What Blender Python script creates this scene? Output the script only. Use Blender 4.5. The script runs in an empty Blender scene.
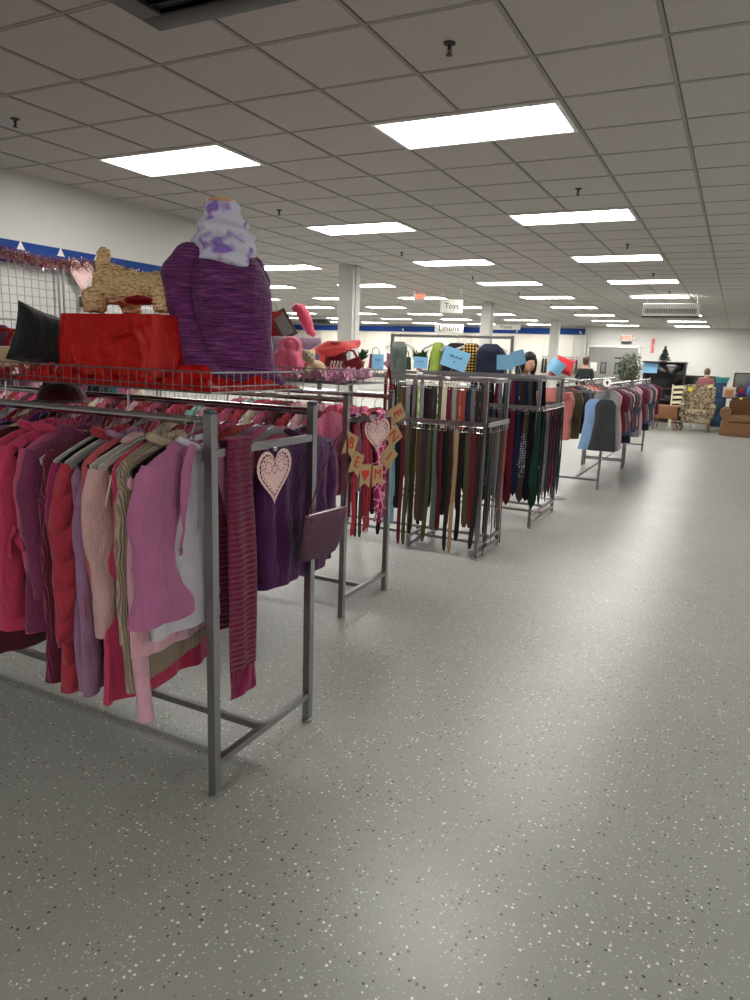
import bpy, bmesh, math, random
from mathutils import Vector, Matrix, noise
C = bpy.context.scene.collection
PI = math.pi
def S(r, g, b):
    f = lambda c: (c/255/12.92) if c/255 <= .04045 else ((c/255+.055)/1.055)**2.4
    return (f(r), f(g), f(b), 1)
# ------------------------------------------------------------------ mesh builder
class MB:
    def __init__(s): s.v = []; s.f = []
    def add(s, vs, fs):
        o = len(s.v); s.v += [tuple(p) for p in vs]; s.f += [tuple(i+o for i in f) for f in fs]; return s
    def box(s, c, d, M=None, bev=0):
        x, y, z = [q/2 for q in d]
        if bev:
            b = min(bev, x*.9, y*.9, z*.9); vs = []
            bm = bmesh.new(); bmesh.ops.create_cube(bm, size=1)
            for v in bm.verts: v.co = Vector((v.co.x*2*x, v.co.y*2*y, v.co.z*2*z))
            bmesh.ops.bevel(bm, geom=bm.edges[:], offset=b, segments=2, affect='EDGES', profile=.5)
            bm.verts.ensure_lookup_table()
            vs = [v.co.copy() for v in bm.verts]; fs = [[v.index for v in f.verts] for f in bm.faces]; bm.free()
        else:
            vs = [Vector((a*x, e*y, g*z)) for a in (-1, 1) for e in (-1, 1) for g in (-1, 1)]
            fs = [(0, 1, 3, 2), (4, 6, 7, 5), (0, 4, 5, 1), (2, 3, 7, 6), (0, 2, 6, 4), (1, 5, 7, 3)]
        if M: vs = [M @ v for v in vs]
        return s.add([v+Vector(c) for v in vs], fs)
    def tube(s, pts, r, n=8, cap=True, closed=False, flat=1.0, up=None):
        pts = [Vector(p) for p in pts]; m = len(pts)
        if not hasattr(r, '__len__'): r = [r]*m
        vs = []; nrm = None
        for i, p in enumerate(pts):
            a = pts[(i-1) % m] if (closed or i > 0) else p
            b = pts[(i+1) % m] if (closed or i < m-1) else p
            t = (b-a).normalized() if (b-a).length > 1e-9 else Vector((0, 0, 1))
            if up is not None: nrm = Vector(up)
            if nrm is None: nrm = Vector((0, 0, 1)) if abs(t.z) < .9 else Vector((1, 0, 0))
            nrm = nrm-t*nrm.dot(t)
            if nrm.length < 1e-5: nrm = t.orthogonal()
            nrm.normalize(); bi = t.cross(nrm)
            for k in range(n):
                an = 2*PI*(k+.5)/n
                vs.append(p+nrm*math.cos(an)*r[i]*flat+bi*math.sin(an)*r[i])
        fs = []
        for i in range(m if closed else m-1):
            j = (i+1) % m
            for k in range(n): fs.append((i*n+k, i*n+(k+1) % n, j*n+(k+1) % n, j*n+k))
        if cap and not closed:
            fs.append(tuple(range(n))[::-1]); fs.append(tuple((m-1)*n+k for k in range(n)))
        return s.add(vs, fs)
    def lathe(s, prof, n=24, c=(0, 0, 0), sx=1, sy=1, cap=True):
        vs = []
        for r, z in prof:
            for k in range(n):
                a = 2*PI*k/n; vs.append((c[0]+r*math.cos(a)*sx, c[1]+r*math.sin(a)*sy, c[2]+z))
        fs = []
        for i in range(len(prof)-1):
            for k in range(n): fs.append((i*n+k, i*n+(k+1) % n, (i+1)*n+(k+1) % n, (i+1)*n+k))
        if cap:
            fs.append(tuple(range(n))[::-1]); fs.append(tuple((len(prof)-1)*n+k for k in range(n)))
        return s.add(vs, fs)
    def surf(s, fn, nu, nv, cu=False, cv=False):
        vs = [fn(i/(nu if cu else nu-1), j/(nv if cv else nv-1)) for j in range(nv) for i in range(nu)]
        fs = []
        for j in range(nv if cv else nv-1):
            for i in range(nu if cu else nu-1):
                a, b = j*nu+i, j*nu+(i+1) % nu; c, d = ((j+1) % nv)*nu+(i+1) % nu, ((j+1) % nv)*nu+i
                fs.append((a, b, c, d))
        return s.add(vs, fs)
    def prism(s, pts, t, M=None):     # outline in XZ, thickness along Y
        n = len(pts); vs = [Vector((p[0], -t/2, p[1])) for p in pts]+[Vector((p[0], t/2, p[1])) for p in pts]
        if M: vs = [M @ v for v in vs]
        fs = [tuple(range(n)), tuple(range(2*n-1, n-1, -1))]
        fs += [(i, n+i, n+(i+1) % n, (i+1) % n) for i in range(n)]
        return s.add(vs, fs)
    def ball(s, c, r, n=12, m=8, M=None):
        r = r if hasattr(r, '__len__') else (r, r, r); vs = []; 
        for j in range(m+1):
            ph = PI*j/m
            for i in range(n):
                a = 2*PI*i/n; v = Vector((r[0]*math.sin(ph)*math.cos(a), r[1]*math.sin(ph)*math.sin(a), r[2]*math.cos(ph)))
                vs.append((M @ v if M else v)+Vector(c))
        fs = [(j*n+i, (j+1)*n+i, (j+1)*n+(i+1) % n, j*n+(i+1) % n) for j in range(m) for i in range(n)]
        return s.add(vs, fs)
    def mesh(s, name, smooth=True, ang=40, weld=True):
        me = bpy.data.meshes.new(name); me.from_pydata(s.v, [], s.f)
        bm = bmesh.new(); bm.from_mesh(me)
        if weld: bmesh.ops.remove_doubles(bm, verts=bm.verts[:], dist=1e-6)
        bmesh.ops.recalc_face_normals(bm, faces=bm.faces[:]); bm.to_mesh(me); bm.free()
        if smooth:
            me.shade_smooth(); me.set_sharp_from_angle(angle=math.radians(ang))
        me.update(); return me
def put(name, me, mat=None, parent=None, loc=(0, 0, 0), rz=0, color=None):
    o = bpy.data.objects.new(name, me); C.objects.link(o); o.parent = parent
    o.location = loc; o.rotation_euler = (0, 0, rz)
    if mat and me and not me.materials: me.materials.append(mat)
    if color: o.color = color
    return o
def obj(name, mb, mat, parent=None, loc=(0, 0, 0), rz=0, color=None, smooth=True, ang=40):
    return put(name, mb.mesh(name, smooth, ang), mat, parent, loc, rz, color)
def clip(t):
    for a, b_ in ((' on the ', ' on '), (' of the ', ' of '), (' from the ', ' from '), (' the ', ' ')):
        while len(t.split()) > 16 and a in t: t = t.replace(a, b_, 1)
    return t
def tag(o, label, cat, group=None, kind=None):
    label = clip(label)
    o['label'] = label; o['category'] = cat
    if group: o['group'] = group
    if kind: o['kind'] = kind
    return o
def thing(name, label, cat, loc=(0, 0, 0), rz=0, group=None):
    o = bpy.data.objects.new(name, None); o.empty_display_size = .05; C.objects.link(o); o.location = loc; o.rotation_euler = (0, 0, rz)
    return tag(o, label, cat, group)
def struct(name, mb, mat, parent=None, smooth=False):
    o = obj(name, mb, mat, parent, smooth=smooth)
    if parent is None: o['kind'] = 'structure'
    return o
def Rz(a): return Matrix.Rotation(a, 3, 'Z')
def Rx(a): return Matrix.Rotation(a, 3, 'X')
def Ry(a): return Matrix.Rotation(a, 3, 'Y')
UN = 'zeroth first second third fourth fifth sixth seventh eighth ninth tenth eleventh twelfth thirteenth fourteenth fifteenth sixteenth seventeenth eighteenth nineteenth'.split()
def nth(i):
    if i < 20: return UN[i]
    t = ['twent', 'thirt', 'fort', 'fift'][i//10-2]
    return t+'ieth' if i % 10 == 0 else t+'y-'+UN[i % 10]
# ------------------------------------------------------------------ materials
def nmat(name, base=(.5, .5, .5, 1), rough=.6, metal=0, spec=.5):
    m = bpy.data.materials.new(name); m.use_nodes = True
    n = m.node_tree.nodes; l = m.node_tree.links; b = n['Principled BSDF']
    b.inputs['Base Color'].default_value = base; b.inputs['Roughness'].default_value = rough
    b.inputs['Metallic'].default_value = metal; b.inputs['Specular IOR Level'].default_value = spec
    return m, n, l, b
def bump(n, l, b, src, strength=.3, dist=.002):
    bp = n.new('ShaderNodeBump'); bp.inputs['Strength'].default_value = strength; bp.inputs['Distance'].default_value = dist
    l.new(src, bp.inputs['Height']); l.new(bp.outputs[0], b.inputs['Normal']); return bp
def noise_n(n, l, scale, detail=3, co=None, rough=.5):
    t = n.new('ShaderNodeTexNoise'); t.inputs['Scale'].default_value = scale; t.inputs['Detail'].default_value = detail
    t.inputs['Roughness'].default_value = rough
    if co is not None: l.new(co, t.inputs['Vector'])
    return t
def coords(n, kind='Object'): return n.new('ShaderNodeTexCoord').outputs[kind]
def math_n(n, l, op, a, b=None):
    m = n.new('ShaderNodeMath'); m.operation = op
    for i, x in enumerate((a, b)):
        if x is None: continue
        if isinstance(x, (int, float)): m.inputs[i].default_value = x
        else: l.new(x, m.inputs[i])
    return m.outputs[0]
def mixc(n, l, fac, a, b, mode='MIX'):
    m = n.new('ShaderNodeMix'); m.data_type = 'RGBA'; m.blend_type = mode
    for k, x in ((0, fac), (6, a), (7, b)):
        if isinstance(x, (int, float, tuple)): m.inputs[k].default_value = x
        else: l.new(x, m.inputs[k])
    return m.outputs[2]
def ramp(n, l, fac, stops):
    r = n.new('ShaderNodeValToRGB'); e = r.color_ramp.elements
    e.remove(e[1]); e[0].position = stops[0][0]; e[0].color = stops[0][1]
    for p, c in stops[1:]: q = e.new(p); q.color = c
    l.new(fac, r.inputs[0]); return r.outputs[0]
def simple(name, base, rough=.6, metal=0, spec=.5, ns=0, nb=.2, var=.12):
    m, n, l, b = nmat(name, base, rough, metal, spec)
    if ns:
        t = noise_n(n, l, ns, 4, coords(n)); bump(n, l, b, t.outputs[0], nb)
        d = tuple(c*(1-var) for c in base[:3])+(1,)
        l.new(mixc(n, l, t.outputs[0], d, base), b.inputs['Base Color'])
    return m
def fabric(name, style='plain', rough=.85, scale=1.0, wrinkle=.75):
    m, n, l, b = nmat(name, rough=rough, spec=.25); co = coords(n)
    oi = n.new('ShaderNodeObjectInfo').outputs['Color']
    b.inputs['Sheen Weight'].default_value = .15
    big = noise_n(n, l, 14, 3, co); fine = noise_n(n, l, 420*scale, 2, co)
    dk = mixc(n, l, 1.0, oi, (.72, .70, .74, 1), 'MULTIPLY')
    col = mixc(n, l, big.outputs[0], dk, oi); h = fine.outputs[0]; st = .35; ds = .0015
    def wave(dirn, sc, dist=0):
        w = n.new('ShaderNodeTexWave'); w.bands_direction = dirn; w.inputs['Scale'].default_value = sc
        w.inputs['Distortion'].default_value = dist; w.inputs['Detail Scale'].default_value = 1.5; l.new(co, w.inputs[0]); return w.outputs['Fac']
    if style == 'rib':
        w = wave('X', 42, .6); h = w; st = .9; ds = .006
        col = mixc(n, l, w, mixc(n, l, 1., col, (.55, .55, .55, 1), 'MULTIPLY'), col)
    if style == 'ribz':
        w = wave('Z', 16, .5); h = math_n(n, l, 'ADD', w, math_n(n, l, 'MULTIPLY', fine.outputs[0], .3)); st = 1; ds = .012
        col = mixc(n, l, w, mixc(n, l, 1., col, (.78, .74, .78, 1), 'MULTIPLY'), col)
    if style == 'quilt':
        w1 = wave('DIAGONAL', 7, .8); v = noise_n(n, l, 25, 2, co); h = math_n(n, l, 'ADD', math_n(n, l, 'POWER', w1, .4), math_n(n, l, 'MULTIPLY', v.outputs[0], .3)); st = .8; ds = .012
    if style == 'heather':
        mp = n.new('ShaderNodeMapping'); mp.inputs['Scale'].default_value = (13, 13, 200); l.new(co, mp.inputs[0])
        t = noise_n(n, l, 1.0, 4, mp.outputs[0], .6)
        col = ramp(n, l, t.outputs[0], [(.34, (.045, .006, .052, 1)), (.5, (.105, .017, .10, 1)), (.66, (.21, .055, .19, 1))])
        h = t.outputs[0]; st = .3
    if style == 'lace':
        v = n.new('ShaderNodeTexVoronoi'); v.inputs['Scale'].default_value = 16; v.feature = 'DISTANCE_TO_EDGE'; l.new(co, v.inputs[0])
        col = ramp(n, l, v.outputs[0], [(.0, S(225, 150, 185)), (.06, S(215, 130, 170)), (.09, S(150, 15, 80)), (1., S(130, 8, 66))])
    if style == 'dots':
        v = n.new('ShaderNodeTexVoronoi'); v.inputs['Scale'].default_value = 45; v.inputs['Randomness'].default_value = .3; l.new(co, v.inputs[0])
        k = math_n(n, l, 'LESS_THAN', v.outputs['Distance'], .28); col = mixc(n, l, k, col, S(150, 160, 190))
    if style == 'plaid':
        w1 = wave('X', 9); w2 = wave('Z', 9); k = math_n(n, l, 'GREATER_THAN', math_n(n, l, 'ADD', w1, w2), 1.15)
        col = mixc(n, l, k, S(20, 18, 18), S(190, 150, 60))
    if style == 'print':
        t = noise_n(n, l, 15, 2, co, .35); col = ramp(n, l, t.outputs[0], [(.50, S(206, 204, 222)), (.54, S(186, 172, 214)), (.60, S(134, 104, 184)), (.68, S(150, 120, 196)), (.72, S(200, 196, 220))])
    if style == 'velour':
        h = math_n(n, l, 'ADD', fine.outputs[0], big.outputs[0]); b.inputs['Sheen Weight'].default_value = .5
    if style == 'satin':
        b.inputs['Roughness'].default_value = .42; b.inputs['Sheen Weight'].default_value = 0
    l.new(col, b.inputs['Base Color']); b1 = bump(n, l, b, h, st, ds)
    mp = n.new('ShaderNodeMapping'); mp.inputs['Scale'].default_value = (1, 1, .45); mp.inputs['Rotation'].default_value = (0, .5, 0); l.new(co, mp.inputs[0])
    wr = noise_n(n, l, 17, 4, mp.outputs[0], .55); wr.inputs['Distortion'].default_value = .8
    b2 = n.new('ShaderNodeBump'); b2.inputs['Strength'].default_value = wrinkle; b2.inputs['Distance'].default_value = .02
    l.new(wr.outputs[0], b2.inputs['Height']); l.new(b2.outputs[0], b1.inputs['Normal']); return m
M = {}
for k, a in dict(plain=('plain', .85), knit=('plain', .9), rib=('rib', .9), ribz=('ribz', .9), quilt=('quilt', .75), heather=('heather', .85), lace=('lace', .8), dots=('dots', .6), plaid=('plaid', .9), print=('print', .7), velour=('velour', .8), satin=('satin', .4)).items():
    M[k] = fabric('cloth_'+k, a[0], a[1], .5 if k == 'knit' else 1)
def objcol(name, rough, metal=0, spec=.5, ns=60, nb=.2):
    m, n, l, b = nmat(name, rough=rough, metal=metal, spec=spec); t = noise_n(n, l, ns, 3, coords(n))
    oi = n.new('ShaderNodeObjectInfo').outputs['Color']
    l.new(mixc(n, l, t.outputs[0], mixc(n, l, 1., oi, (.6, .6, .6, 1), 'MULTIPLY'), oi), b.inputs['Base Color'])
    bump(n, l, b, t.outputs[0], nb, .001); return m
M['leather'] = objcol('coloured_leather', .55, spec=.25); M['plastic'] = objcol('coloured_plastic', .35, nb=.02); M['matte'] = objcol('coloured_matte', .8)
M['fur'] = objcol('plush_pile', .95, ns=180, nb=.9)
M['chrome'] = simple('chrome', (.55, .55, .56, 1), .16, 1, ns=30, nb=.02)
M['steel'] = simple('brushed_steel', (.34, .34, .35, 1), .32, 1, ns=60, nb=.05)
M['dkmetal'] = simple('dark_metal', (.035, .033, .035, 1), .5, .2)
M['wire'] = simple('galvanised_wire', (.30, .29, .30, 1), .35, .9)
M['black'] = simple('black_plastic', (.012, .012, .014, 1), .4)
M['white'] = simple('white_plastic', (.80, .79, .77, 1), .45)
M['screen'] = simple('tv_glass', (.003, .003, .004, 1), .12)
def wall_mat(name, base):
    m, n, l, b = nmat(name, base, .85, 0, .3); t = noise_n(n, l, 90, 4, coords(n)); bump(n, l, b, t.outputs[0], .12)
    t2 = noise_n(n, l, .8, 3, coords(n)); l.new(mixc(n, l, t2.outputs[0], tuple(c*.93 for c in base[:3])+(1,), base), b.inputs['Base Color']); return m
M['wall'] = wall_mat('painted_wall', S(208, 207, 202)); M['blue'] = wall_mat('blue_band_paint', S(32, 66, 135))
M['slat'] = wall_mat('cream_panel', S(225, 220, 208))
M['doorgrey'] = simple('grey_door_laminate', S(138, 137, 134), .45, ns=40, nb=.05)
# floor
m, n, l, b = nmat('flecked_epoxy_floor', S(150, 151, 146), .3, 0, .55); co = coords(n); M['floor'] = m
base = mixc(n, l, noise_n(n, l, 1.1, 4, co).outputs[0], S(132, 133, 127), S(152, 153, 147))
base = mixc(n, l, noise_n(n, l, 160, 3, co).outputs[0], base, mixc(n, l, 1., base, (.82, .82, .82, 1), 'MULTIPLY'))
def flecks(sc, thr, seedoff, lo, hi, colr, base):
    mp = n.new('ShaderNodeMapping'); mp.inputs['Location'].default_value = (seedoff, seedoff*1.7, 0); l.new(co, mp.inputs[0])
    nz = noise_n(n, l, 90, 2, mp.outputs[0]); ad = n.new('ShaderNodeVectorMath'); ad.operation = 'MULTIPLY_ADD'
    l.new(nz.outputs['Color'], ad.inputs[0]); ad.inputs[1].default_value = (.006,)*3; l.new(mp.outputs[0], ad.inputs[2])
    v = n.new('ShaderNodeTexVoronoi'); v.voronoi_dimensions = '2D'; v.inputs['Scale'].default_value = sc; l.new(ad.outputs[0], v.inputs[0])
    sp = n.new('ShaderNodeSeparateColor'); l.new(v.outputs['Color'], sp.inputs[0])
    k1 = math_n(n, l, 'MULTIPLY', math_n(n, l, 'GREATER_THAN', sp.outputs[0], lo), math_n(n, l, 'LESS_THAN', sp.outputs[0], hi))
    th = math_n(n, l, 'MULTIPLY', sp.outputs[1], thr)
    k = math_n(n, l, 'MULTIPLY', k1, math_n(n, l, 'LESS_THAN', v.outputs['Distance'], th))
    return mixc(n, l, k, base, colr)
base = flecks(50, .24, 0, .0, .22, S(218, 218, 210), base)
base = flecks(48, .25, 7.3, .2, .40, S(62, 62, 60), base)
base = flecks(120, .32, 3.1, .3, .45, S(192, 192, 186), base)
l.new(base, b.inputs['Base Color'])
rr = noise_n(n, l, 3, 5, co); l.new(math_n(n, l, 'ADD', math_n(n, l, 'MULTIPLY', rr.outputs[0], .10), .30), b.inputs['Roughness'])
bump(n, l, b, noise_n(n, l, 25, 3, co).outputs[0], .06, .002)
# ceiling tile
m, n, l, b = nmat('acoustic_tile', S(178, 172, 168), .95, 0, .2); co = coords(n); M['tile'] = m
t = noise_n(n, l, 70, 5, co, .7); t2 = n.new('ShaderNodeTexVoronoi'); t2.inputs['Scale'].default_value = 60; l.new(co, t2.inputs[0])
hh = math_n(n, l, 'MULTIPLY', t.outputs[0], math_n(n, l, 'MINIMUM', math_n(n, l, 'MULTIPLY', t2.outputs['Distance'], 3.), 1.))
bump(n, l, b, hh, .5, .004); l.new(mixc(n, l, hh, S(182, 177, 173), S(206, 202, 198)), b.inputs['Base Color'])
M['tbar'] = simple('ceiling_tee_bar', S(160, 156, 152), .8)
def emit(name, col, st):
    m = bpy.data.materials.new(name); m.use_nodes = True; n = m.node_tree.nodes; l = m.node_tree.links
    e = n.new('ShaderNodeEmission'); e.inputs[0].default_value = col; e.inputs[1].default_value = st
    l.new(e.outputs[0], n['Material Output'].inputs[0]); return m
M['lamp'] = emit('lit_diffuser', (1, .975, .935, 1), 15.0)
M['exit'] = emit('lit_exit_red', (1, .12, .06, 1), 2.2)
def wood(name, a, bcol, rough=.4):
    m, n, l, b = nmat(name, a, rough); co = coords(n); mp = n.new('ShaderNodeMapping'); mp.inputs['Scale'].default_value = (2, 14, 14); l.new(co, mp.inputs[0])
    t = noise_n(n, l, 3, 5, mp.outputs[0]); l.new(mixc(n, l, t.outputs[0], a, bcol), b.inputs['Base Color']); return m
M['wood'] = wood('brown_wood', S(88, 52, 26), S(140, 90, 50)); M['dkwood'] = wood('dark_wood', S(40, 26, 18), S(74, 48, 30)); M['palewood'] = wood('cream_wood', S(205, 195, 165), S(225, 216, 190))
# floral upholstery
m, n, l, b = nmat('floral_upholstery', rough=.9, spec=.2); co = coords(n); M['floral'] = m
v = n.new('ShaderNodeTexVoronoi'); v.inputs['Scale'].default_value = 8; nd = noise_n(n, l, 9, 3, co); vd = n.new('ShaderNodeVectorMath'); vd.operation = 'MULTIPLY_ADD'; l.new(nd.outputs['Color'], vd.inputs[0]); vd.inputs[1].default_value = (.22,)*3; l.new(co, vd.inputs[2]); l.new(vd.outputs[0], v.inputs[0]); t = noise_n(n, l, 30, 3, co)
f1 = ramp(n, l, v.outputs['Distance'], [(.15, S(206, 196, 172)), (.36, S(176, 156, 132)), (.44, S(112, 88, 84)), (.56, S(136, 126, 96)), (.66, S(190, 178, 146))])
l.new(mixc(n, l, t.outputs[0], f1, mixc(n, l, 1., f1, (.5, .45, .45, 1), 'MULTIPLY')), b.inputs['Base Color'])
# burlap
m, n, l, b = nmat('burlap', S(170, 142, 100), .95, 0, .2); co = coords(n); M['burlap'] = m
w1 = noise_n(n, l, 350, 2, co); l.new(mixc(n, l, w1.outputs[0], S(150, 124, 86), S(196, 168, 126)), b.inputs['Base Color']); bump(n, l, b, w1.outputs[0], .6, .001)
M['skin'] = simple('skin', S(196, 150, 126), .55, ns=50, nb=.05)
M['leaf'] = objcol('leaf', .6, ns=20)
# ------------------------------------------------------------------ room shell
HC = 3.05; YB = 30.3; XL = -5.8; XF = -21.; XR = 12.; YF = -5.
struct('floor', MB().box(((XF+XR)/2, (YB+YF)/2, -.05), (XR-XF+.4, YB-YF+.4, .1)), M['floor'])
struct('ceiling', MB().box(((XF+XR)/2, (YB+YF)/2, HC+.05), (XR-XF+.4, YB-YF+.4, .1)), M['tile'])
struct('wall_back', MB().box(((XF+XR)/2, YB+.1, 1.525), (XR-XF+.4, .2, 3.05)), M['wall'])
struct('wall_right', MB().box((XR+.1, (YB+YF)/2, 1.525), (.2, YB-YF, 3.05)), M['wall'])
struct('wall_front', MB().box(((XF+XR)/2, YF-.1, 1.525), (XR-XF+.4, .2, 3.05)), M['wall'])
struct('wall_far_left', MB().box((XF-.1, (YB+YF)/2, 1.525), (.2, YB-YF, 3.05)), M['wall'])
struct('wall_left', MB().box((XL-.1, (7.9+YF)/2, 1.525), (.2, 7.9-YF, 3.05)), M['wall'])
struct('trim_1', MB().box((XL+.012, (7.9+YF)/2, 2.375), (.02, 7.9-YF-.01, .19)), M['blue'])
struct('baseboard_back', MB().box((1.7, YB-.01, .05), (10.4, .02, .1)), M['black'])
# back wall band and white display panels
struct('trim_2', MB().box(((-20.9-5.75)/2, YB-.03, 2.84), (15.15, .05, .24)), M['blue'])
mb = MB()
for k in range(12): mb.box((-20.2+k*1.22, YB-.02, 1.55), (1.2, .035, 2.3))
struct('trim_3', mb, M['slat'])
struct('trim_4', MB().box((-5.68, YB-.08, 1.4), (.07, .16, 2.8)), M['wall'])
# tee bars
mb = MB(); x0 = -1.69; y0 = 4.63+.305
k = -31
while x0+.61*k < XR:
    x = x0+.61*k
    if x > XF: mb.box((x, (YB+YF)/2, HC-.001), (.022, YB-YF, .006))
    k += 1
k = -16
while y0+.61*k < YB:
    if y0+.61*k > YF: mb.box(((XF+XR)/2, y0+.61*k, HC-.001), (XR-XF, .022, .005))
    k += 1
struct('trim_5', mb, M['tbar'])
# dark strips beside each tee bar, painting in the shadow of the joint
mb = MB()
k = -31
while x0+.61*k < XR:
    x = x0+.61*k+.014
    if x > XF: mb.box((x, (YB+YF)/2, HC-.0005), (.006, YB-YF, .003))
    k += 1
k = -16
while y0+.61*k < YB:
    if y0+.61*k > YF: mb.box(((XF+XR)/2, y0+.61*k+.014, HC-.0005), (XR-XF, .006, .003))
    k += 1
struct('trim_6', mb, simple('joint_shadow_gap', S(96, 90, 86), .9))
# columns
for i, (y, w) in enumerate(((10.83, .27), (18.3, .27), (26.1, .3))):
    t_ = struct('column', MB().box((-6.02, y, 1.525), (w, w, 3.05), ).box((-6.02+w/2+.012, y-.03, 1.525), (.02, .05, 3.04)), M['wall'])
    t_.name = 'trim_%d' % (7+i)
# ------------------------------------------------------------------ ceiling lights
dm = MB().box((0, 0, -.004), (1.14, .53, .004)).mesh('diffuser'); fm = MB()
for sx, sy, cx, cy in ((1.2, .025, 0, .2825), (1.2, .025, 0, -.2825), (.025, .54, .5875, 0), (.025, .54, -.5875, 0)): fm.box((cx, cy, -.006), (sx, sy, .012))
fm = fm.mesh('frame', False)
rows = {}
for k in range(-3, 9):
    for mcol in (-3, -2, 0, 1, 2, 3, 4, 5, 6):
        x, y = {-3: 5.6, -2: 3.2, 0: -1.69, 1: -4.13}.get(mcol, -7.25-2.52*(mcol-2)), 4.63+3.05*k
        if x-.7 < XL < x+.7 and y < 8: continue
        if k < 0 and mcol > 0 or k == -1 and mcol > -1: continue
        if x < XL and y < 6: continue
        if k < 0: pl = 'behind the camera'
        lab = 'lit white ceiling light panel, %s in row %s from the far wall' % (nth(mcol+4), nth(9-k))
        if (mcol, k) == (0, 0): lab = 'largest lit ceiling light panel, nearest at the centre of the ceiling'
        elif (mcol, k) == (1, 0): lab = 'lit ceiling light panel above and left of the mannequin, nearest on the left'
        elif (mcol, k) == (0, 1): lab = 'lit ceiling light panel right after the largest one, in the right column'
        elif mcol >= 0: lab = 'lit ceiling light panel, %s from the right in the %s row from the far wall' % (nth(mcol+1), nth(9-k))
        t_ = thing('ceiling_light', lab, 'ceiling light', (x, y, HC-.003), 0, 'recessed ceiling light panels')
        put('frame', fm, M['white'], t_); put('diffuser', dm, M['lamp'], t_)
# sprinklers
sb = MB().lathe([(.001, 0), (.038, -.001), (.036, -.008), (.012, -.012), (.012, -.03), (.006, -.034), (.006, -.055), (.02, -.057), (.02, -.061), (.001, -.062)], 16)
sb.tube([(.012, 0, -.03), (.018, 0, -.042), (.008, 0, -.056)], .0025, 6); sb.tube([(-.012, 0, -.03), (-.018, 0, -.042), (-.008, 0, -.056)], .0025, 6); sb = sb.mesh('head')
for k in range(7):
    for x in (-1.4, -4.48):
        put_ = put('fire_sprinkler', sb, M['dkmetal'], None, (x, 3.43+3.07*k, HC)); put_.scale = (.78, .78, .9)
        tag(put_, 'small dark ceiling sprinkler, %s from the front in the %s line' % (nth(k+1), 'right' if x > -2 else 'left'), 'sprinkler', 'ceiling sprinklers')
# ceiling register near the camera
t_ = thing('ceiling_vent', 'dark square ceiling vent at the top edge of the photo', 'vent', (-1.95, 2.14, HC-.003))
mb = MB()
for sx, sy, cx, cy in ((1.22, .12, 0, .55), (1.22, .12, 0, -.55), (.12, .98, .55, 0), (.12, .98, -.55, 0)): mb.box((cx, cy, -.015), (sx, sy, .03), bev=.006)
obj('frame', mb, M['dkmetal'], t_)
mb = MB()
for k in range(14): mb.box((0, -.5+k*.077, -.016), (1.08, .03, .003), Rx(.6))
obj('louvre', mb, M['dkmetal'], t_, smooth=False)
obj('backing', MB().box((0, 0, -.004), (1.07, 1.07, .006)), M['black'], t_)
# hanging heater
t_ = thing('air_unit', 'white box air unit with a long grille hanging below the far ceiling', 'air conditioner', (-1.41, 16.6, 2.62))
obj('casing', MB().box((0, 0, .13), (1.12, .3, .26), bev=.02), M['white'], t_)
mb = MB()
for k in range(30): mb.box((-.49+k*.034, -.157, .1), (.012, .012, .10))
obj('grille', mb, M['dkmetal'], t_, smooth=False); obj('lower_tray', MB().box((0, 0, -.012), (1.14, .28, .02)), M['dkmetal'], t_)
obj('hanger_rod', MB().tube([(-.5, 0, .26), (-.5, 0, .425)], .008), M['steel'], t_); obj('hanger_rod', MB().tube([(.5, 0, .26), (.5, 0, .425)], .008), M['steel'], t_)
t_ = thing('ceiling_duct', 'long dark grille hanging under the far ceiling left of the pillar', 'vent', (-15.3, 25., 2.86))
obj('casing', MB().box((0, 0, 0), (1.0, .3, .16), bev=.01), M['dkmetal'], t_); obj('hanger_rod', MB().tube([(0, 0, .08), (0, 0, .185)], .01), M['steel'], t_)
# ------------------------------------------------------------------ text
def text_mesh(s, size, depth=.002):
    cu = bpy.data.curves.new('t', 'FONT'); cu.body = s; cu.size = size; cu.extrude = depth; cu.align_x = 'CENTER'; cu.align_y = 'CENTER'
    o = bpy.data.objects.new('t', cu); C.objects.link(o); bpy.context.view_layer.update()
    me = bpy.data.meshes.new_from_object(o.evaluated_get(bpy.context.evaluated_depsgraph_get())); bpy.data.objects.remove(o); return me
def letters(s, size, mat, parent, loc, rot=(PI/2, 0, 0), name='lettering'):
    o = put(name, text_mesh(s, size), mat, parent, loc); o.rotation_euler = rot; return o
M['redink'] = simple('red_ink', S(196, 40, 30), .7); M['ink'] = simple('dark_ink', S(30, 30, 40), .7); M['paper'] = simple('white_card', S(228, 226, 218), .8)
# far signs
def hang_sign(txt, x, y, z, w, h, rz, label, size):
    t_ = thing('hanging_sign', label, 'sign', (x, y, z), rz)
    obj('panel', MB().box((0, 0, h/2), (w, .012, h), bev=.003), M['paper'], t_)
    if txt:
        letters(txt, size, M['ink'], t_, (0, -.009, h/2)); letters(txt, size, M['ink'], t_, (0, .009, h/2), (PI/2, 0, PI))
    for s_ in (-.4, .4): obj('cord', MB().tube([(w*s_, 0, h), (w*s_, 0, HC-z)], .003, 5), M['wire'], t_)
hang_sign('Linens', -7.73, 20, 2.33, .86, .24, .15, 'white hanging sign reading Linens before the blue band', .25)
hang_sign('Toys', -5.38, 14, 2.50, .46, .27, .5, 'white hanging sign with dark word tilted, nearer than the Linens one', .15)
hang_sign('Frames', -6.6, 22, 2.52, .9, .16, 0, 'narrow white hanging sign behind the middle pillar', .13)
t_ = thing('exit_sign', 'red exit sign hung edge-on from the ceiling at the centre', 'exit sign', (-6.5, 14.9, 2.80), 1.1)
obj('housing', MB().box((0, 0, .1), (.3, .05, .2), bev=.006), M['white'], t_)
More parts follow.
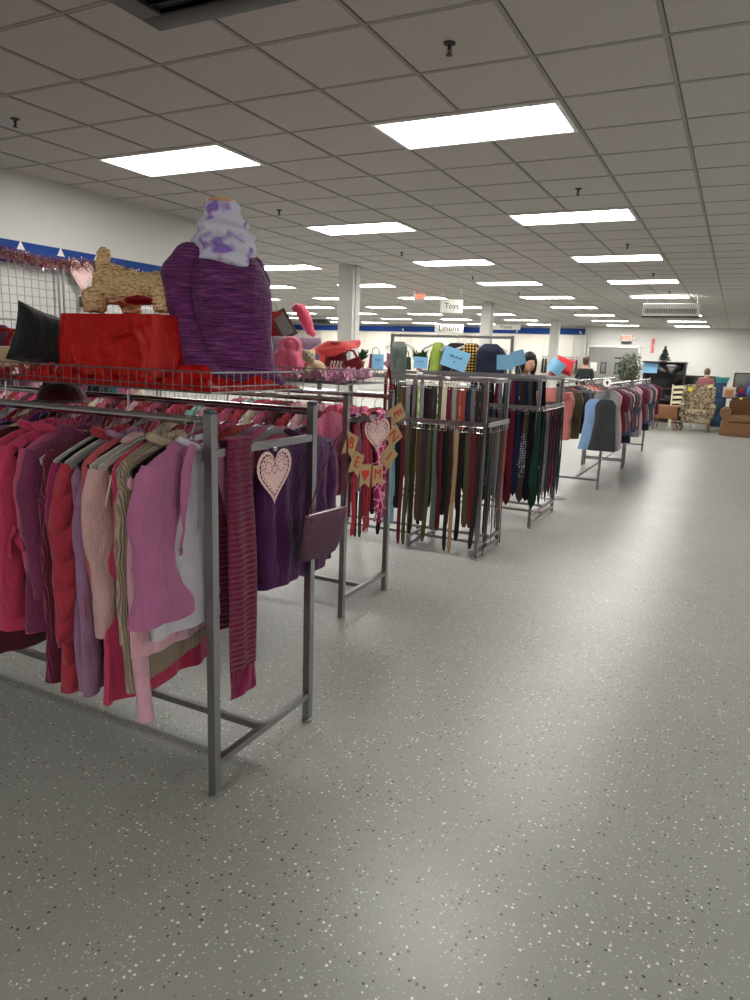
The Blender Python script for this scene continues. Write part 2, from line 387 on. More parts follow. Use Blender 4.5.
obj('lit_face', MB().box((0, -.028, .1), (.26, .006, .16)), M['paper'], t_); letters('EXIT', .13, M['exit'], t_, (0, -.033, .1)); obj('lit_face', MB().box((0, .028, .1), (.26, .006, .16)), M['exit'], t_)
obj('stem', MB().tube([(0, 0, .2), (0, 0, .25)], .012), M['white'], t_)
t_ = thing('exit_sign', 'orange-red exit sign with two lamps above the grey double doors', 'exit sign', (-4.09, YB-.05, 2.50))
obj('housing', MB().box((0, 0, .12), (.36, .07, .24), bev=.01), M['white'], t_)
letters('EXIT', .17, M['exit'], t_, (0, -.04, .12)); obj('glow_panel', MB().box((0, -.036, .12), (.32, .003, .19)), emit('exit_panel', (1, .42, .3, 1), .9), t_)
for s_ in (-1, 1): obj('emergency_lamp', MB().lathe([(.02, .05), (.07, .03), (.09, -.03), (.085, -.045), (.01, -.04)], 16, (s_*.27, -.02, .12)), M['white'], t_)
obj('battery_box', MB().box((0, 0, -.06), (.4, .07, .07)), M['dkmetal'], t_)
t_ = thing('wall_sign', 'narrow vertical red sign on the wall right of the doors', 'sign', (-3.1, YB-.015, 2.08))
obj('plate', MB().box((0, 0, .26), (.13, .01, .54)), simple('pink_red_card', S(205, 90, 92), .6), t_)
letters('FIRE\nEXTINGUISHER', .07, M['paper'], t_, (0, -.008, .26), (PI/2, PI/2, 0))
# double doors
for i, x in enumerate((-5.02, -4.08)):
    d = struct('door_%d' % (i+1), MB().box((x, YB-.04, 1.12), (.93, .05, 2.2), bev=.005), M['doorgrey'])
    obj('door_window', MB().box((x+(.13 if i == 0 else -.25), YB-.07, 1.42), (.24, .02, .46), bev=.009), M['dkmetal'], d)
    obj('window_pane', MB().box((x+(.13 if i == 0 else -.25), YB-.082, 1.42), (.15, .006, .36), bev=.002), simple('door_glass', S(110, 112, 115), .1), d)
    obj('kick_plate', MB().box((x, YB-.068, .3), (.86, .004, .5)), M['steel'], d)
mb = MB(); 
for cx, cz, sx, sz in ((-5.55, 1.15, .08, 2.3), (-3.57, 1.15, .08, 2.3), (-4.56, 2.28, 2.06, .08)): mb.box((cx, YB-.05, cz), (sx, .1, sz))
struct('trim_10', mb, M['white'])
tag(obj('door_notice', MB().box((-5.28, YB-.07, 1.45), (.26, .004, .36)), M['paper']), 'white paper notice taped on the left grey door', 'notice')
tag(obj('door_plaque', MB().box((-4.35, YB-.07, 1.83), (.26, .006, .05)), M['dkmetal']), 'small dark plaque on the right grey door', 'plaque')
# ------------------------------------------------------------------ racks
def sq(mb, p, q, w, up=(0, 0, 1)):
    return mb.tube([p, q], w*.7071, 4, up=(Vector((1, 0, 0)) if abs(p[2]-q[2]) > .3*abs(Vector(p).length) and abs(p[0]-q[0])+abs(p[1]-q[1]) < 1e-6 else Vector(up)))
def double_rack(name, label, loc, rz, L, W=.626, H=1.36, cap=True, bracket=None, mat='steel', cat='clothes rack', group=None, cross=1.255):
    """local x: 0 at the aisle end going to -L; local y: 0 near rail, W far rail"""
    t_ = thing(name, label, cat, loc, rz, group)
    m_ = M[mat]
    for x in (0, -L):
        for y in (0, W):
            p = obj('post', sq(MB(), (x, y, .012), (x, y, H+.025), .032), m_, t_, smooth=False)
            obj('foot', MB().lathe([(.02, 0), (.024, .004), (.022, .012), (.008, .016), (.008, .03)], 14, (x, y, 0)), m_, p)
            if cap: obj('plug', MB().box((x, y, H+.033), (.034, .034, .016), bev=.005), M['bluecap'], p)
        obj('end_bar', sq(MB(), (x, 0, cross), (x, W, cross), .026), m_, t_, smooth=False)
        obj('base_bar', sq(MB(), (x, 0, .125), (x, W, .125), .026), m_, t_, smooth=False)
    obj('stretcher', sq(MB(), (0, W/2, .115), (-L, W/2, .115), .026), m_, t_, smooth=False)
    for y in (0, W):
        obj('rail', MB().tube([(.005, y, H), (-L, y, H)], .0155, 12), M['chrome'], t_)
        for xb in (bracket or ()):
            obj('bracket', MB().tube([(xb, y, H+.012), (xb, y, H+.085)], .004, 6), M['chrome'], t_)
    return t_
M['bluecap'] = simple('blue_grey_cap', S(60, 72, 84), .5)
def basket(label, loc, L, W, H=.068, gap=.042, legs=()):
    t_ = thing('wire_basket', label, 'wire basket', loc)
    mb = MB(); w = .0022
    nx = round(L/gap); ny = round(W/gap)
    for i in range(nx+1):
        x = -L*i/nx; mb.tube([(x, 0, H), (x, 0, 0), (x, W, 0), (x, W, H)], w*.8, 5)
    for j in range(ny+1):
        y = W*j/ny; mb.tube([(0, y, H), (0, y, 0), (-L, y, 0), (-L, y, H)], w*.8, 5)
    obj('wire_grid', mb, M['wire'], t_)
    for z, rr in ((H, .0035), (H*.3, .002), (0, .0035)):
        obj('rim', MB().tube([(0, 0, z), (-L, 0, z), (-L, W, z), (0, W, z)], rr, 6, closed=True), M['wire'], t_)
    return t_
double_rack('clothes_rack', 'nearest chrome double rail rack, hung with pink and magenta clothes', (-1.512, 1.81, 0), 0, 2.3, bracket=(-.36, -1.0, -1.8))
double_rack('clothes_rack', 'second chrome double rail rack, with the letter banner on its end', (-2.0, 3.6, 0), 0, 3.2, W=.6, H=1.33, bracket=(-.4, -1.5, -2.6), cross=1.215)
basket('wire basket on the nearest rack, under the mannequin and red draped box', (-1.565, 1.88, 1.447), 1.0, .57)
basket('wire basket on the nearest rack at the left edge, under the black cushion', (-2.575, 1.88, 1.447), 1.0, .57)
basket('wire basket on the second rack holding plush toys and ruffles', (-2.03, 3.64, 1.417), 1.5, .54, .085)
# ------------------------------------------------------------------ garments
def garment(seed, w=.215, L=.62, flare=.02, th=.028, fold=.010, sl='long', slen=.56, sr=.045, opn=None, hem=None, nu=44, nv=26, neck=.055, waist=.0, drop=0, ruff=0):
    """local: x across the shoulders (+x is the side nearest the aisle), y thickness (+y front), z down from the rail at 0"""
    rnd = random.Random(seed); ph = [rnd.uniform(0, 6.28) for _ in range(12)]; z0 = -.068-drop
    ks = [(rnd.uniform(14, 24), rnd.uniform(-3, 3)), (rnd.uniform(28, 46), rnd.uniform(-5, 5))]
    def zt(t): return z0-.005-(L-.005)*(t**1.25)
    def half(z):
        d = z0-z
        if d < .075: return neck+(w-neck)*(d/.075)**.62
        a = w*(1-.07*math.exp(-((d-.26)/.1)**2)-waist*math.exp(-((d-.36)/.12)**2))
        return a+flare*max(0, (d-.2)/(L-.2))**1.3
    e1, e2 = (opn or (None, None))
    def ringpt(u, t):
        z = zt(t); d = z0-z; a = half(z); g = min(1, d/.3)
        if opn:
            # angle from front edge, round the back, to the other front edge
            f1 = e1(d); f2 = e2(d)     # x positions of the two front edges
            a1 = math.acos(max(-1, min(1, f1/a))); a2 = math.acos(max(-1, min(1, f2/a)))
            an = a1-u*(2*PI-(a2-a1))
            # goes from +front edge through +x side, back, -x side, to the other front edge
        else: an = PI/2-u*2*PI
        c, s_ = math.cos(an), math.sin(an)
        x = a*c; b = (th*(.25+.75*min(1, d/.08)))*(1+.5*max(0, (d-.3))/.4)
        y = b*math.copysign(abs(s_)**.7, s_)
        f = fold*g*(math.sin(ks[0][0]*x+ks[0][1]*z+ph[0])+.55*math.sin(ks[1][0]*x+ks[1][1]*z+ph[1]))
        y += f+(.4*fold*g*math.sin(60*x+ph[2]) if s_ > 0 else 0)+.010*math.sin(3*z+ph[3])
        y += g*(.012*noise.noise(Vector((x*11+seed, z*6, s_*.4)))+.006*noise.noise(Vector((x*26+seed+z*9, z*16, s_))))
        x += .006*g*math.sin(9*z+ph[4])
        if hem and t > .5: z += hem(x/a)*(t-.5)*2
        if ruff and t > .9: y += ruff*math.sin(x*90)*(t-.9)*10
        return (x, y, z)
    body = MB(); body.surf(ringpt, nu, nv, cu=not opn)
    slv = []
    if sl:
        for s_ in (1, -1):
            mb = MB(); n = 14; pts = []; rr = []; sw = rnd.uniform(-.015, .02)
            for i in range(n):
                t = i/(n-1); d = .055+t*slen
                x = (w-.046)+.028*min(1, t*3.2)**.8+.012*math.sin(t*2.4+ph[5+(s_ > 0)])+sw*t
                pts.append((s_*x, .006*math.sin(5*t+ph[7])+(.015*t if s_ > 0 else 0), z0-d))
                rr.append((sr*(.62+.5*min(1, t*4))*(1-.28*t))*(1+.07*math.sin(23*t+ph[8])))
            base = MB().tube(pts, rr, 14, flat=min(1, th/sr*1.05) if sr > 0 else 1, up=(0, 1, 0))
            out = []
            for v in base.v:
                q = noise.noise(Vector((v[0]*14+seed, v[1]*14, v[2]*9)))*.014+noise.noise(Vector((v[0]*30+seed, v[1]*20, v[2]*26)))*.006; out.append((v[0]+q*.6, v[1]+q, v[2]))
            mb.add(out, base.f); slv.append(mb)
    return body, slv
def hanger_mesh(kind='flat'):
    hk = MB(); pts = []
    for i in range(13):
        a = math.radians(205-i*245/12); pts.append((0, .0205*math.cos(a)*1.0, .0205*math.sin(a)+.0))
    pts = [(0, p[1], p[2]) for p in pts]
    pts += [(0, .008, -.026), (0, 0, -.036), (0, 0, -.075)]
    hk.tube(pts, .0018, 6)
    bd = MB()
    top = [(-.205, -.155), (-.16, -.132), (-.09, -.103), (-.03, -.082), (0, -.074), (.03, -.082), (.09, -.103), (.16, -.132), (.205, -.155)]
    if kind == 'flat':
        up_ = [(x, z+.008) for x, z in top]; lo = [(x*.97, z-.016-.010*(1-abs(x)/.2)) for x, z in top][::-1]
        bd.prism(up_+lo, .008)
        bd.tube([(-.195, 0, -.163), (-.1, 0, -.172), (.1, 0, -.172), (.195, 0, -.163)], .0035, 6)
        for s_ in (-1, 1): bd.tube([(s_*.05, 0, -.10), (s_*.06, 0, -.17)], .003, 5)
    else:
        bd.tube([(x, 0, z) for x, z in top]+[(.0, 0, -.172)], .004, 6, closed=True)
    return hk.mesh('hook'), bd.mesh('hanger_bar')
HK = {'flat': hanger_mesh('flat'), 'tube': hanger_mesh('tube')}
def hanger(loc, rz, col, label, group, kind='flat', color=None):
    t_ = thing('clothes_hanger', label, 'hanger', loc, rz, group)
    put('hook', HK[kind][0], M['chrome'], t_); put('shoulder_bar', HK[kind][1], M['plastic'], t_, color=color or col); return t_
WHT = S(205, 203, 198); BLK = S(20, 20, 22); CLR = S(150, 152, 150); CRM = S(205, 198, 170)
COL = {'white': S(205, 200, 210), 'orchid pink': S(190, 104, 154), 'hot pink': S(208, 34, 94), 'beige': S(196, 172, 140), 'pale pink': S(222, 165, 180),
       'dusty pink': S(216, 168, 164), 'coral': S(208, 82, 90), 'lilac': S(158, 112, 148), 'raspberry red': S(184, 28, 58), 'magenta': S(162, 22, 88),
       'dark magenta': S(132, 8, 62), 'plum': S(126, 40, 86), 'mauve': S(150, 92, 130), 'purple': S(112, 40, 140), 'deep purple': S(80, 18, 86), 'violet': S(150, 40, 170),
       'maroon': S(92, 14, 34), 'black': S(20, 18, 22), 'periwinkle blue': S(140, 146, 205), 'red': S(168, 20, 30), 'rose pink': S(206, 80, 124), 'grey': S(110, 110, 114),
       'charcoal': S(52, 54, 58), 'navy': S(26, 32, 62), 'light blue': S(128, 168, 214), 'denim blue': S(62, 88, 132), 'teal': S(30, 82, 92), 'salmon': S(228, 132, 118),
       'olive': S(84, 80, 50), 'brown': S(92, 60, 40), 'tan': S(186, 150, 104), 'cream': S(222, 210, 180), 'dark green': S(28, 56, 44), 'mint': S(150, 205, 190),
       'burgundy': S(110, 22, 44), 'rust': S(160, 62, 40), 'sky blue': S(130, 180, 205), 'lime green': S(164, 196, 48), 'silver grey': S(150, 152, 154), 'dark brown': S(54, 38, 28), 'grey green': S(96, 112, 100)}
def hang(x, y, z, rz, color, kind, label, group, g, mat='plain', hcol=WHT, hkind='flat', parts=True, hlabel=None, extra=None, cat=None):
    """one garment on its own hanger"""
    hanger((x, y, z), rz, hcol, hlabel or 'hanger of the '+label, group.replace('clothes', 'hangers').replace('garments', 'hangers'), hkind)
    body, sl = g
    c = COL[color]
    if parts:
        t_ = thing(kind.replace(' ', '_'), label, cat or kind.split()[-1], (x, y, z), rz, group)
        obj('body', body, M[mat], t_, color=c, ang=70)
        for s_ in sl: obj('sleeve', s_, M[mat], t_, color=c, ang=70)
        if extra: extra(t_, c)
        return t_
    for s_ in sl: body.add(s_.v, s_.f)
    o = obj(kind.replace(' ', '_'), body, M[mat], None, (x, y, z), rz, c, ang=70); tag(o, label, cat or kind.split()[-1], group); return o
for k_, c_ in COL.items():   # colours greyed slightly and darkened, putting the racks' dimmer light into them
    g_ = .3*c_[0]+.55*c_[1]+.15*c_[2]; COL[k_] = tuple((c_[i]*.86+g_*.14)*.84 for i in range(3))+(1,)
RZ = -PI/2   # on x-direction rails: local +x -> world -y (towards the aisle in front), local +y -> world +x
FG = 'pink clothes on the front rail of the nearest rack'
def collar(w=.07, z=-.075, r=.012, d=.03):
    def f(t_, c):
        pts = [(w*math.cos(a), d*math.sin(a), z+.02*abs(math.cos(a))-.012*max(0, math.sin(a))) for a in [2*PI*i/20 for i in range(20)]]
        obj('neckband', MB().tube(pts, r, 8, closed=True), M['knit'], t_, color=c)
    return f
def lapels(e1, e2, th=.03, zmax=.34):
    def f(t_, c):
        for s_, e in ((1, e1), (-1, e2)):
            def fn(u, v):
                d = .01+u*zmax; x = e(d); ww = .055*math.sin(min(1, u*1.15+.12)*PI)**.6*(1-u*.3)
                return (x+s_*v*ww, th+.012+.012*math.sin(v*PI)+.004*v, -.068-d+.02*v)
            obj('lapel', MB().surf(fn, 16, 6), M['plain'], t_, color=c)
        pts = [(.075*math.cos(a), -.006+.026*math.sin(a), -.060-.02*abs(math.cos(a))) for a in [PI*i/12+PI for i in range(13)]]
        obj('collar', MB().tube(pts, [.006]+[.02]*11+[.006], 10, flat=.4), M['plain'], t_, color=c)
    return f
oe1 = lambda d: .02+.03*min(1, d/.1)+.06*min(1, max(0, d-.12)/.2)**1.2-.10*max(0, (d-.36)/.18)**2
oe2 = lambda d: -.04-.10*min(1, d/.3)
y1 = 1.81; zr = 1.36+.0155-.0205
def place(x, color, kind, g, look, mat='plain', hcol=WHT, extra=None, cat=None, hkind='flat', hl=None, dy=0, tilt=0, parts=True):
    t_ = hang(x, y1+dy, zr, RZ+tilt, color, kind, look, FG, g, mat, hcol, hkind, parts, hl, extra, cat); return t_
place(-1.585, 'white', 'blouse', garment(3, L=.62, th=.022, fold=.008, sl='long', slen=.42, sr=.04), 'white sheer blouse beside the end post, behind the open orchid jacket', hl='white plastic hanger nearest the end post, holding the white blouse', extra=collar(.06))
place(-1.60+.03, 'orchid pink', 'cropped jacket', garment(5, w=.225, L=.56, th=.036, flare=.06, fold=.012, sl='long', slen=.50, sr=.06, waist=.06, opn=(oe1, oe2), nu=60), 'orchid pink open cropped jacket with flared hem, nearest the end post', extra=lapels(oe1, oe2), cat='jacket', hl='white plastic hanger in the collar of the orchid pink jacket', dy=-.03)
place(-1.66, 'pale pink', 'sweater', garment(8, drop=.035, L=.66, th=.02, sl='long', slen=.84, sr=.036), 'pale pink sweater whose long sleeve hangs lowest, under the orchid jacket', 'knit', hl='white hanger of the pale pink long-sleeved sweater', hcol=BLK)
place(-1.70, 'beige', 'ribbed cardigan', garment(9, w=.22, L=.78, th=.026, fold=.008, sl='long', slen=.6, sr=.045, hem=lambda q: -.05*q), 'beige ribbed knit cardigan hanging between the orchid and dusty pink jackets', 'rib', cat='cardigan', hcol=CRM, extra=collar(.07, r=.016), hl='cream hanger of the beige ribbed cardigan')
place(-1.745, 'hot pink', 'dress', garment(10, w=.21, L=.88, flare=.05, th=.024, sl=None, fold=.014), 'hot pink dress whose hem shows below the beige cardigan', hcol=BLK, hl='black hanger of the hot pink dress beside the beige cardigan')
def fray(t_, c):
    rnd = random.Random(4); mb = MB()
    for i in range(90):
        a = 2*PI*i/90; x = .235*math.cos(a); y = .04*math.sin(a)
        mb.tube([(x, y, -.675), (x+rnd.uniform(-.006, .006), y+rnd.uniform(-.004, .004), -.675-rnd.uniform(.015, .03))], .0016, 4)
    obj('frayed_hem', mb, M['plain'], t_, color=c)
    for s_ in (1, -1): obj('shoulder_seam', MB().tube([(s_*.195, .045, -.17), (s_*.225, .035, -.30), (s_*.235, .0, -.32)], .003, 5), M['plain'], t_, color=S(232, 205, 205))
    obj('collar', MB().tube([(.075*math.cos(PI*i/12+PI), -.004+.03*math.sin(PI*i/12+PI), -.06-.02*abs(math.cos(PI*i/12))) for i in range(13)], [.008]+[.02]*11+[.008], 10, flat=.45), M['plain'], t_, color=c)
place(-1.80, 'dusty pink', 'denim jacket', garment(12, drop=.035, w=.235, L=.62, flare=.01, th=.038, fold=.008, sl='long', slen=.55, sr=.062), 'dusty pink denim jacket with frayed hem, left of the orchid jacket', extra=fray, cat='jacket', hl='white hanger of the dusty pink denim jacket')
place(-1.855, 'coral', 'blouse', garment(13, L=.6, th=.018, sl='long', slen=.52, sr=.036), 'thin coral blouse left of the dusty pink denim jacket', hcol=BLK, hl='black hanger of the coral blouse')
place(-1.895, 'lilac', 'knit sweater', garment(14, drop=.035, w=.225, L=.84, th=.024, sl='long', slen=.8, sr=.042), 'long lilac knit sweater between the coral blouse and red quilted jacket', 'knit', cat='sweater', hcol=BLK, hl='black hanger of the long lilac knit sweater', extra=collar(.065))
place(-1.955, 'raspberry red', 'quilted coat', garment(15, drop=.035, w=.235, L=.86, th=.034, fold=.006, sl='long', slen=.6, sr=.056), 'raspberry red quilted coat right of the magenta sweater', 'quilt', cat='coat', hl='large white hanger of the red quilted coat', extra=collar(.07, r=.018))
place(-2.01, 'magenta', 'sweater', garment(16, drop=.035, L=.7, th=.022, sl='long', slen=.56, sr=.045), 'magenta sweater left of the raspberry red quilted coat', 'knit', hl='large white hanger of the magenta sweater')
place(-2.055, 'dark magenta', 'knit dress', garment(17, w=.225, L=.88, th=.028, fold=.007, sl='long', slen=.6, sr=.046), 'dark magenta ribbed knit dress reaching as low as the red coat', 'rib', cat='dress', hcol=BLK, hl='black hanger of the dark magenta ribbed dress')
place(-2.115, 'plum', 'coat', garment(18, w=.235, L=.7, th=.036, fold=.011, sl='long', slen=.52, sr=.06), 'plum coat with wide sleeve between dark magenta dress and hot pink blazer', hl='white hanger of the plum coat', extra=collar(.07, r=.016))
place(-2.175, 'rose pink', 'sweater', garment(19, L=.72, th=.024, sl='long', slen=.5, sr=.045), 'rose pink sweater with hem low behind the plum coat', 'knit', hcol=BLK, hl='black hanger of the rose pink sweater')
def ruffle(t_, c):
    def fn(u, v):
        a = u*2*PI; r = .05+.028*v; return (.25+r*.5*math.cos(a)-.02, .05+.02*math.sin(a*9)*v+.02*math.sin(a), -.40-.05*v*math.sin(a*5)-.06*v+.1*(u if u < .5 else 1-u))
    obj('ruffle_cuff', MB().surf(fn, 60, 6, cu=True), M['plain'], t_, color=c)
e3 = lambda d: .05+.04*min(1, d/.2); e4 = lambda d: -.05
place(-2.245, 'hot pink', 'blazer', garment(20, w=.24, L=.72, th=.042, fold=.010, sl='long', slen=.6, sr=.064), 'large hot pink blazer with ruffled sleeve, largest pink jacket at left', extra=lambda t_, c: (ruffle(t_, c), collar(.075, r=.018)(t_, c)), hcol=BLK, hl='black hanger of the large hot pink blazer')
place(-2.33, 'hot pink', 'blazer', garment(21, w=.235, L=.66, th=.036, fold=.012, sl='long', slen=.62, sr=.06), 'second hot pink blazer, left of the one with the ruffled sleeve', extra=collar(.075, r=.016), hl='white hanger of the second hot pink blazer')
rest = [('maroon', 'skirt suit', .86, 'plain'), ('mauve', 'cardigan', .62, 'knit'), ('plum', 'sweater', .7, 'knit'), ('purple', 'top', .6, 'plain'), ('violet', 'blouse', .66, 'plain'), ('periwinkle blue', 'top', .6, 'plain'),
        ('deep purple', 'dress', .86, 'knit'), ('black', 'top', .6, 'plain'), ('red', 'cardigan', .64, 'knit'), ('maroon', 'dress', .84, 'plain'), ('purple', 'sweater', .66, 'knit'), ('rose pink', 'top', .6, 'plain')]
x = -2.40
for i, (c, k, L, mt) in enumerate(rest):
    prev = 'second hot pink blazer' if i == 0 else rest[i-1][0]+' '+rest[i-1][1]
    lab = '%s %s on the nearest rack at far left, just left of the %s' % (c, k, prev)
    place(x, c, k, garment(30+i, L=L, th=.024, sl='long' if k != 'skirt suit' else 'long', slen=.55, sr=.046), lab, mt, hcol=(BLK, CRM, BLK, WHT)[i % 4], cat=k.split()[-1], hl='%s hanger of the %s %s at far left of the nearest rack' % (('black', 'cream', 'black', 'white')[i % 4], c, k), hkind='flat')
    x -= .062
# extra empty hangers packed on the front rail
for i, x in enumerate((-1.63, -1.725, -1.775, -1.83, -1.925, -1.985, -2.09, -2.145, -2.21, -2.29)):
    hanger((x, y1+.0, zr), RZ+random.Random(i).uniform(-.1, .1), (WHT, CLR, BLK)[i % 3], '%s empty hanger, %s from the end post among the pink clothes' % (('white', 'clear', 'black')[i % 3], nth(i+1)), 'empty hangers on the nearest rack', 'flat')
# rear rail of the nearest rack
y2 = 2.436; RG = 'clothes on the rear rail of the nearest rack'
t_ = hang(-1.60, y2+.04, zr-.02, RZ+.03, 'deep purple', 'sweater', 'deep purple sweater on a black hanger behind the heart doily, at the rack end', RG,
          garment(50, w=.27, L=.61, th=.04, fold=.013, sl='long', slen=.50, sr=.062, nu=64, nv=34), 'knit', BLK, hlabel='black plastic hanger holding the deep purple sweater at the rack end', extra=collar(.085, r=.012))
rear = [('rose pink', 'top'), ('mauve', 'cardigan'), ('red', 'shirt'), ('magenta', 'top'), ('rose pink', 'shirt'), ('red', 'sweater'), ('cream', 'top'), ('hot pink', 'shirt'), ('maroon', 'top'), ('pale pink', 'top'), ('red', 'top'), ('plum', 'shirt'), ('hot pink', 'top'), ('pale pink', 'shirt'), ('maroon', 'cardigan'), ('purple', 'top'), ('rose pink', 'cardigan'), ('red', 'blouse'), ('white', 'shirt')]
x = -1.70
for i, (c, k) in enumerate(rear):
    prev = 'deep purple sweater' if i == 0 else ' '.join(rear[i-1])
    hang(x, y2, zr, RZ, c, k, '%s %s on the rear rail of the nearest rack, beside the %s' % (c, k, prev), RG, garment(60+i, L=.6, th=.022, sl='long', slen=.4, sr=.042, nu=28, nv=14), 'plain', (CLR, CRM, WHT, BLK)[i % 4], parts=False,
         hlabel='%s hanger of the %s %s on the rear rail' % (('clear', 'cream', 'white', 'black')[i % 4], c, k))
    x -= .085
# scarf folded over the end bar
def strip(path, wfn, tfn=None, nw=10, wave=.0, seed=0, ax=(0, 1, 0)):
    """cloth strip of given width along ax following path (list of points)"""
    mb = MB(); n = len(path); ax = Vector(ax); vs = []; rnd = random.Random(seed); p0 = rnd.uniform(0, 6)
    for i, p in enumerate(path):
        p = Vector(p); t = i/(n-1); w_ = wfn(t); a = Vector(path[max(0, i-1)]); b_ = Vector(path[min(n-1, i+1)])
        nr = ((b_-a).normalized()).cross(ax).normalized(); th = (tfn(t) if tfn else .003)
        for s_ in (1, -1):
            for k in range(nw):
                u = (k/(nw-1)-.5)*(1 if s_ > 0 else -1)
                q = p+ax*(w_*u)+nr*(th*s_*(1-.8*abs(2*u)**3)+wave*math.sin(u*11+p0+t*4)*min(1, 3*abs(t-.5)+.1)); vs.append(q)
    m2 = nw*2; fs = [(i*m2+k, i*m2+(k+1) % m2, (i+1)*m2+(k+1) % m2, (i+1)*m2+k) for i in range(n-1) for k in range(m2)]
    fs += [tuple(range(m2))[::-1], tuple((n-1)*m2+k for k in range(m2))]
    return mb.add(vs, fs)
def over(xc, yc, zc, r, front, back, n=30, dx=0):
    pts = []
    for i in range(n):
        t = i/(n-1); pts.append((xc+r+.012*math.sin(5*t)*t+dx*t, yc, zc-front*(1-t)))
    for i in range(1, 8):
        a = PI*i/8; pts.append((xc+r*math.cos(a), yc, zc+r*math.sin(a)))
    for i in range(n):
        t = i/(n-1); pts.append((xc-r-.008*t, yc, zc-back*t))
    return pts
t_ = thing('knit_scarf', 'magenta ribbed knit scarf folded over the end bar beside the front post', 'scarf', (-1.512, 1.935, 1.27))
sc_ = strip(over(0, 0, 0, .028, .81, .66, 60), lambda t: .140+.01*math.sin(8*t), lambda t: .010, 14, .006, 2)
obj('scarf_body', sc_, M['ribz'], t_, color=S(138, 16, 72), ang=80)
obj('ribbed_border', strip([(.028, 0, -.81), (.03, 0, -.86), (.031, 0, -.90), (.032, 0, -.91)], lambda t: .145, lambda t: .010, 14, .003, 2), M['rib'], t_, color=S(138, 16, 72))
t_.location = (-1.512, 1.94, 1.275-.008)
# paper heart doilies
M['doily'] = simple('pink_paper', S(232, 196, 192), .8, ns=80, nb=.1)
def doily(label, loc, rot, h=.16, w=.15):
    t_ = thing('heart_doily', label, 'paper heart', loc); t_.rotation_euler = rot
    def hp(k, n, s_=1.0):
        a = 2*PI*k/n; x = 16*math.sin(a)**3; z = 13*math.cos(a)-5*math.cos(2*a)-2*math.cos(3*a)-math.cos(4*a); return (x/32*w*s_, (z-11.5)/29*h*s_-(1-s_)*h*.42)
    n = 72
    # lace border: outer heart ring with holes between spokes
    mb = MB(); o1 = [hp(k, n, 1+.018*(k % 2)) for k in range(n)]; o2 = [hp(k, n, .88) for k in range(n)]; i1 = [hp(k, n, .80) for k in range(n)]
    vs = [(p[0], y, p[1]) for y in (-.0007, .0007) for ring in (o1, o2) for p in ring]
    fs = []
    for k in range(n):
        j = (k+1) % n; fs += [(k, j, n+j, n+k), (2*n+k, 3*n+k, 3*n+j, 2*n+j), (k, 2*n+k, 2*n+j, j), (n+k, n+j, 3*n+j, 3*n+k)]
    mb.add(vs, fs)
    for k in range(0, n, 2):
        a, b_ = o2[k], i1[k]; mb.tube([(a[0], 0, a[1]), (b_[0], 0, b_[1])], .0016*w/.15, 4)
    obj('lace_border', mb, M['doily'], t_, smooth=False)
    mb = MB(); mb.prism([hp(k, n, .80) for k in range(n)], .0014)
    obj('paper_heart', mb, M['doily'], t_, smooth=False)
    mb = MB(); dk = []
    for k in range(2, n, 2):
        p = hp(k, n, .72); mb.lathe([(.0001, 0), (.0022*w/.15, 0)], 8, (0, 0, 0), cap=False) if False else dk.append(p)
    for cx, cz, r in ((-.028, -.045, .014), (.028, -.045, .014), (-.05, -.035, .011), (.05, -.035, .011), (0, -.052, .01)):
        for q in range(10): dk.append((cx*w/.15+r*math.cos(q*.628)*w/.15, cz*h/.16+r*math.sin(q*.628)*w/.15))
    for p in dk: mb.box((p[0], -.0012, p[1]), (.0034*w/.15, .0006, .0034*w/.15))
    obj('punched_hole', mb, M['lacehole'], t_, smooth=False)['kind'] = 'stuff'
    return t_
M['lacehole'] = simple('lace_hole_shade', S(120, 70, 90), .9)
doily('pale pink paper heart doily clipped to the end bar of the nearest rack', (-1.488, 2.142, 1.232), (0, 0, PI/2+.05), .205, .235)
doily('pale pink paper heart doily hung above the letter banner', (-1.945, 3.90, 1.205), (.0, 0, PI/2-.35), .21, .21)
doily('pale pink paper heart doily hung on the wall grid by the tinsel', (-5.69, 4.98, 2.37), (0, .0, PI/2), .30, .26)
tag(obj('binder_clip', MB().box((-1.489, 2.142, 1.24), (.012, .022, .018), bev=.004), M['chrome']), 'small silver clip holding the heart doily on the end bar', 'clip')
# purse hanging from the rear post
t_ = thing('purse', 'small dark mauve textured purse hanging by a long thin strap', 'purse', (-1.455, 2.44, .86)); t_.rotation_euler = (.22, 0, PI/2-.12)
M['purse'] = simple('mauve_boucle', S(104, 70, 90), .95, ns=75, nb=1.0, var=.6)
def pf(u, v):
    a = u*2*PI; x = .135*math.copysign(abs(math.cos(a))**.55, math.cos(a)); y = .035*math.sin(a)*(.35+.65*math.sin(PI*min(1, v*.9+.1))**.7); z = .095-.20*v
    x *= (1-.10*v**3); q = noise.noise(Vector((x*60, y*60, z*60)))*.0035; return (x+q, y+q, z+.0*x)
mb = MB().surf(pf, 72, 26, cu=True); mb.f.append(tuple(range(25*72, 26*72))); mb.f.append(tuple(range(72))[::-1])
obj('bag_body', mb, M['purse'], t_, ang=80)
obj('zip_top', MB().box((0, 0, .098), (.255, .012, .010), bev=.003), simple('zip_silver', S(150, 130, 140), .35, .7), t_)
obj('strap', MB().tube([(-.125, 0, .09), (-.09, .005, .25), (-.03, .01, .40), (.02, .012, .44), (.055, .012, .40), (.10, .005, .24), (.125, 0, .09)], .004, 6), simple('plum_strap', S(84, 28, 58), .5), t_)
